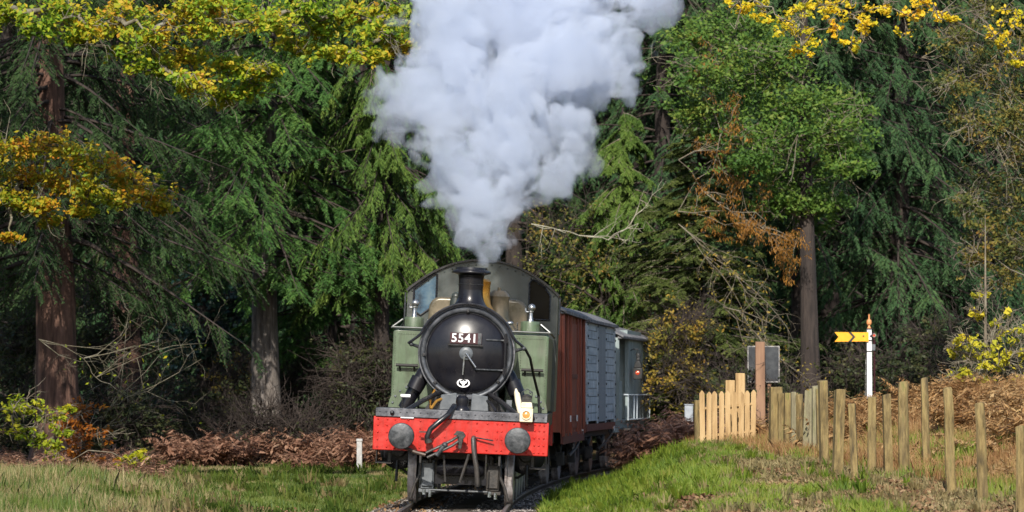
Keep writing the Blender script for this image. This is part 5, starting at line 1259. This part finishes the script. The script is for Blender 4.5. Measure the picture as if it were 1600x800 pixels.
# ------------------------------------------------------------------ ground cover
def scatter(n, y0, y1, left, right, seed):
    rg = np.random.default_rng(seed)
    y = rg.uniform(y0, y1, n); x = left(y) + (right(y) - left(y)) * rg.uniform(0, 1, n)
    px, py = project(np.stack([x, y, ground_z(x, y)], 1))
    k = (px > -60) & (px < 1660) & (py < 850)
    return x[k], y[k], rg
def blades(name, label, x, y, rg, h, w, mat, lean=.35, cat='grass'):
    n = len(x); z = ground_z(x, y) - .01
    hh = h * rg.uniform(.5, 1.3, n); az = rg.uniform(0, 2 * PI, n)
    d = np.stack([np.cos(az), np.sin(az), np.zeros(n)], 1); ln = (rg.uniform(0, 1, n) * lean * hh)[:, None]
    P = np.stack([x, y, z], 1); wv = np.stack([np.cos(az + 1.4), np.sin(az + 1.4) * .3, np.zeros(n)], 1) * (w * rg.uniform(.6, 1.3, n))[:, None]
    up = np.array([0, 0, 1.])
    V = np.stack([P - wv, P + wv, P + d * ln * .35 + up * (hh * .6)[:, None] + wv * .6, P + d * ln + up * (hh * .97)[:, None], P + d * ln * .35 + up * (hh * .6)[:, None] - wv * .6], 1)
    o = np_mesh(name, V.reshape(-1, 3), np.arange(n * 5).reshape(n, 5), LV[mat])
    return tag(o, label, cat, kind='stuff')
def mask(x, y, th, seed, sc=.8, soft=.12): return RNG.uniform(size=len(x)) < sstep(th - soft, th + soft, fbm(x * sc, y * sc, seed=seed, oct=3))
# right bank
x, y, rg = scatter(260000, 40, 66, lambda y: trackx(y) + 1.25, lambda y: fence_x(y) + 3.2, 81)
d = x - trackx(y); df = x - fence_x(y)
lit = .385 + .17 * sstep(-2.6, -.2, df) + .20 * (1 - sstep(46, 56, y)) - .16 * (1 - sstep(2.0, 3.4, d)) * sstep(47, 54, y)
g1 = (RNG.uniform(size=len(x)) < sstep(-.07, .07, fbm(x * 1.1, y * .7, seed=5, oct=4) - lit)) & (df < 1.2)
hb = np.where(g1, 1, 0)
blades('bank_grass', 'fresh green grass tufts growing on the bank below the posts', x[g1], y[g1], rg, .13 * (.7 + 1.1 * fbm(x[g1] * 1.5, y[g1] * 1.5, seed=46)), .009, 'grass', .8)
g2 = (~g1) & mask(x, y, .50, 7, 1.6) & (RNG.uniform(size=len(x)) < .7)
blades('dry_bank_grass', 'dry straw coloured grass and stalks among the leaf litter on the bank', x[g2], y[g2], rg, .11, .010, 'straw', 1.6)
# lineside grass on the left
x, y, rg = scatter(300000, 52, 84, lambda y: -(800 + 60) * y / F, lambda y: trackx(y) - 1.35, 82)
k = mask(x, y, .40, 9, .6); blades('lineside_grass', 'short green lineside grass left of the track', x[k], y[k], rg, .13, .014, 'lawn', .6)
k2 = (~k) & mask(x, y, .45, 10, 1.0); blades('dry_lineside_grass', 'dry bleached grass patches among the lineside grass', x[k2], y[k2], rg, .12, .012, 'straw', 1.0)
x, y, rg = scatter(70000, 38, 66, lambda y: -(800 + 60) * y / F, lambda y: -(800 - 420) * y / F, 83)
edge = (x + (800 - 250) * y / F) / 1.6 + (fbm(x * 1.3, y * .8, seed=44) - .5) * 2.2
k0 = (RNG.uniform(size=len(x)) < 1 - sstep(-.6, .7, edge)) & (RNG.uniform(size=len(x)) < .75)
hv = (.5 + .8 * fbm(x * .9, y * .9, seed=45)) * (1 - .55 * sstep(-1.2, .6, edge))
k = k0 & mask(x, y, .50, 11, .9); blades('tall_dry_grass', 'tall pale dry grass in the near left corner', x[k], y[k], rg, .40 * hv[k], .008, 'straw', .7)
k = k0 & mask(x, y, .46, 12, .9); blades('tall_green_grass', 'tall green grass and weeds in the near left corner', x[k], y[k], rg, .38 * hv[k], .009, 'lawn', .5)
def tussocks(name, label, nt_, per, y0, y1, left, right, seed, h, mat, keepf=None):
    x, y, rg = scatter(nt_, y0, y1, left, right, seed)
    if keepf is not None: k = keepf(x, y); x, y = x[k], y[k]
    s = rg.uniform(.5, 1.3, len(x)); x = np.repeat(x, per); y = np.repeat(y, per); s = np.repeat(s, per); n = len(x)
    az = rg.uniform(0, 2 * PI, n); rr = rg.uniform(0, .09, n) * s; x = x + np.cos(az) * rr; y = y + np.sin(az) * rr
    L = h * s * rg.uniform(.5, 1.2, n); out = rg.uniform(.15, .85, n); d = np.stack([np.cos(az), np.sin(az), np.zeros(n)], 1)
    P = np.stack([x, y, ground_z(x, y) - .01], 1); up = np.array([0, 0, 1.]); wv = np.stack([-np.sin(az), np.cos(az), np.zeros(n)], 1) * (rg.uniform(.004, .009, n))[:, None] + np.array([.004, 0, 0])
    M1 = P + d * (L * out * .4)[:, None] + up * (L * .62)[:, None]; T = P + d * (L * out)[:, None] + up * (L * (.95 - .45 * out))[:, None]
    V = np.stack([P - wv, P + wv, M1 + wv * .8, T, M1 - wv * .8], 1)
    tag(np_mesh(name, V.reshape(-1, 3), np.arange(n * 5).reshape(n, 5), LV[mat]), label, 'grass', kind='stuff')
tussocks('grass_tussocks', 'long arching green grass tussocks on the bank edge above the track', 900, 45, 44, 66, lambda y: trackx(y) + 1.3, lambda y: fence_x(y) + .3, 93, .30, 'grass', lambda x, y: RNG.uniform(size=len(x)) < 1.1 - sstep(1.5, 4.5, x - trackx(y)))
tussocks('straw_tussocks', 'pale dry grass tussocks among the leaf litter at the feet of the posts', 700, 32, 41, 66, lambda y: trackx(y) + 1.8, lambda y: fence_x(y) + 1.5, 94, .22, 'straw', lambda x, y: (x - trackx(y) > 3.4) | (y < 49))
tussocks('verge_tussocks', 'coarse mixed grass tussocks on the verge left of the track', 1500, 34, 46, 82, lambda y: -(860) * y / F, lambda y: trackx(y) - 1.4, 95, .32, 'lawn', lambda x, y: fbm(x * .6, y * .6, seed=96) > .46)
tussocks('dry_verge_tussocks', 'bleached grass tussocks on the verge left of the track', 900, 34, 42, 80, lambda y: -(860) * y / F, lambda y: trackx(y) - 1.8, 97, .34, 'straw', lambda x, y: ((fbm(x * .7, y * .7, seed=98) > .60) | ((x < -(800 - 270) * y / F) & (y < 66))) & (RNG.uniform(size=len(x)) < .6))
# fallen leaves
x, y, rg = scatter(110000, 40, 68, lambda y: trackx(y) + 1.2, lambda y: fence_x(y) + 4.0, 84)
k = mask(x, y, .40, 13, 1.0); x, y = x[k], y[k]; n = len(x)
nr = unit(rg.normal(0, .5, (n, 3)) + np.array([0, -.2, 1])); a = unit(np.cross(nr, rg.normal(size=(n, 3)))); b = np.cross(nr, a); s = rg.uniform(.025, .055, (n, 1))
V, Fc = leaf_arrays(np.stack([x, y, ground_z(x, y) + rg.uniform(.015, .07, n)], 1), a * s, b * s * .6)
tag(np_mesh('fallen_leaves', V, Fc, LV['litter']), 'brown and orange fallen leaves lying over the bank', 'leaves', kind='stuff')
x, y, rg = scatter(9000, 46, 84, lambda y: -(860) * y / F, lambda y: trackx(y) - .3, 85)
n = len(x); nr = unit(rg.normal(0, .5, (n, 3)) + np.array([0, -.2, 1])); a = unit(np.cross(nr, rg.normal(size=(n, 3)))); b = np.cross(nr, a); s = rg.uniform(.02, .045, (n, 1))
V, Fc = leaf_arrays(np.stack([x, y, np.maximum(ground_z(x, y), np.where(x > trackx(y) - 1.6, -.12, -9)) + rg.uniform(.02, .07, n)], 1), a * s, b * s * .6)
tag(np_mesh('scattered_leaves', V, Fc, LV['litter']), 'scattered dead leaves over the lineside grass and ballast', 'leaves', kind='stuff')
# bracken
def bracken(name, label, x, y, rg, h, seed, mat='bracken'):
    n = len(x); z = ground_z(x, y); az = rg.uniform(0, 2 * PI, n); L = h * rg.uniform(.6, 1.3, n) * (.35 + 1.35 * sstep(.3, .7, fbm(x * .8, y * .8, seed=seed + 60))); Kp = 24
    u = np.linspace(.15, 1, Kp)[None]
    d = np.stack([np.cos(az), np.sin(az), np.zeros(n)], 1); arch = rg.uniform(.5, 1.1, n)[:, None]
    P = np.stack([x, y, z], 1)[:, None] + d[:, None] * (L[:, None] * .75 * u)[..., None] + np.array([0, 0, 1.]) * (L[:, None] * (1.1 * u - arch * .75 * u ** 2))[..., None]
    sd_ = np.stack([-np.sin(az), np.cos(az), np.zeros(n)], 1)
    Q, A, B = [], [], []
    for s in (1, -1):
        dirn = unit(sd_[:, None] * s + d[:, None] * .4 + rg.normal(0, .3, (n, Kp, 3)) + np.array([0, 0, -.35]))
        l = (L[:, None] * .17 * (1.1 - u) + .012)[..., None] * rg.uniform(.7, 1.2, (n, Kp, 1))
        b = unit(np.cross(dirn, np.array([0, 0, 1.]) + rg.normal(0, .3, (n, Kp, 3))))
        Q.append((P + dirn * l).reshape(-1, 3)); A.append((dirn * l).reshape(-1, 3)); B.append((b * l * .24).reshape(-1, 3))
    V, Fc = leaf_arrays(np.concatenate(Q), np.concatenate(A), np.concatenate(B))
    o = np_mesh(name, V, Fc, LV[mat]); return tag(o, label, 'bracken', kind='stuff')
x, y, rg = scatter(2600, 76.5, 82, lambda y: -(800 - 290) * y / F, lambda y: -(800 - 610) * y / F, 86)
k = mask(x, y, .47, 15, .7); bracken('bracken_patch', 'red brown dead bracken patch behind the grass left of the locomotive', x[k], y[k], rg, .75, 1)
x, y, rg = scatter(2000, 70, 84, lambda y: trackx(y) + 2.0, lambda y: (1100 - 800) * y / F, 87)
bracken('bracken_patch', 'red brown dead bracken on the bank behind the brake van', x, y, rg, .7, 2)
x, y, rg = scatter(5200, 44, 66, lambda y: fence_x(y) + .9, lambda y: fence_x(y) + 5.5, 88)
k = RNG.uniform(size=len(x)) < sstep(.9, 2.8, x - fence_x(y)) * sstep(.34, .52, fbm(x * .9, y * .6, seed=17) + .10 * sstep(2.2, 3.4, x - fence_x(y))); bracken('bracken_patch', 'golden brown bracken on the slope behind the row of posts', x[k], y[k], rg, .50, 3, 'bracken_gold')
x, y, rg = scatter(90000, 44, 66, lambda y: fence_x(y) + .4, lambda y: fence_x(y) + 5.5, 92)
k = mask(x, y, .56, 18, 1.1); blades('slope_straw', 'dry golden grass stems on the slope behind the row of posts', x[k], y[k], rg, .30, .007, 'gold_straw', 1.0)
k = mask(x, y, .50, 19, 1.0) & (x - fence_x(y) < 2.6); blades('slope_weeds', 'green weeds growing among the bracken behind the posts', x[k], y[k], rg, .24, .008, 'grass', .6)
x, y, rg = scatter(900, 60, 80, lambda y: -(860) * y / F, lambda y: -(800 - 240) * y / F, 89)
bracken('bracken_patch', 'shaded dead bracken at the foot of the massive fir trunk', x, y, rg, .5, 4)
# woodland mass on the hill behind everything
rgw = np.random.default_rng(90)
n = 150000; y = rgw.uniform(116, 175, n); x = rgw.uniform(-1, 1, n) * (.19 * y); z = ground_z(x, y) + rgw.uniform(0, 1, n) ** .8 * 9
k = fbm(x * .5, y * .5, z * .35, 91, 3) > .47
P = np.stack([x, y, z], 1)[k]; n = len(P); a = unit(rgw.normal(0, .6, (n, 3)) + np.array([0, 0, -.8])); b = unit(np.cross(a, rgw.normal(size=(n, 3)))); s = rgw.uniform(.18, .36, (n, 1))
V, Fc = leaf_arrays(P, a * s, b * s * .4)
tag(np_mesh('distant_woods', V, Fc, LV['fir_dark']), 'dark far wood on the hillside behind the trees', 'woods', kind='stuff')
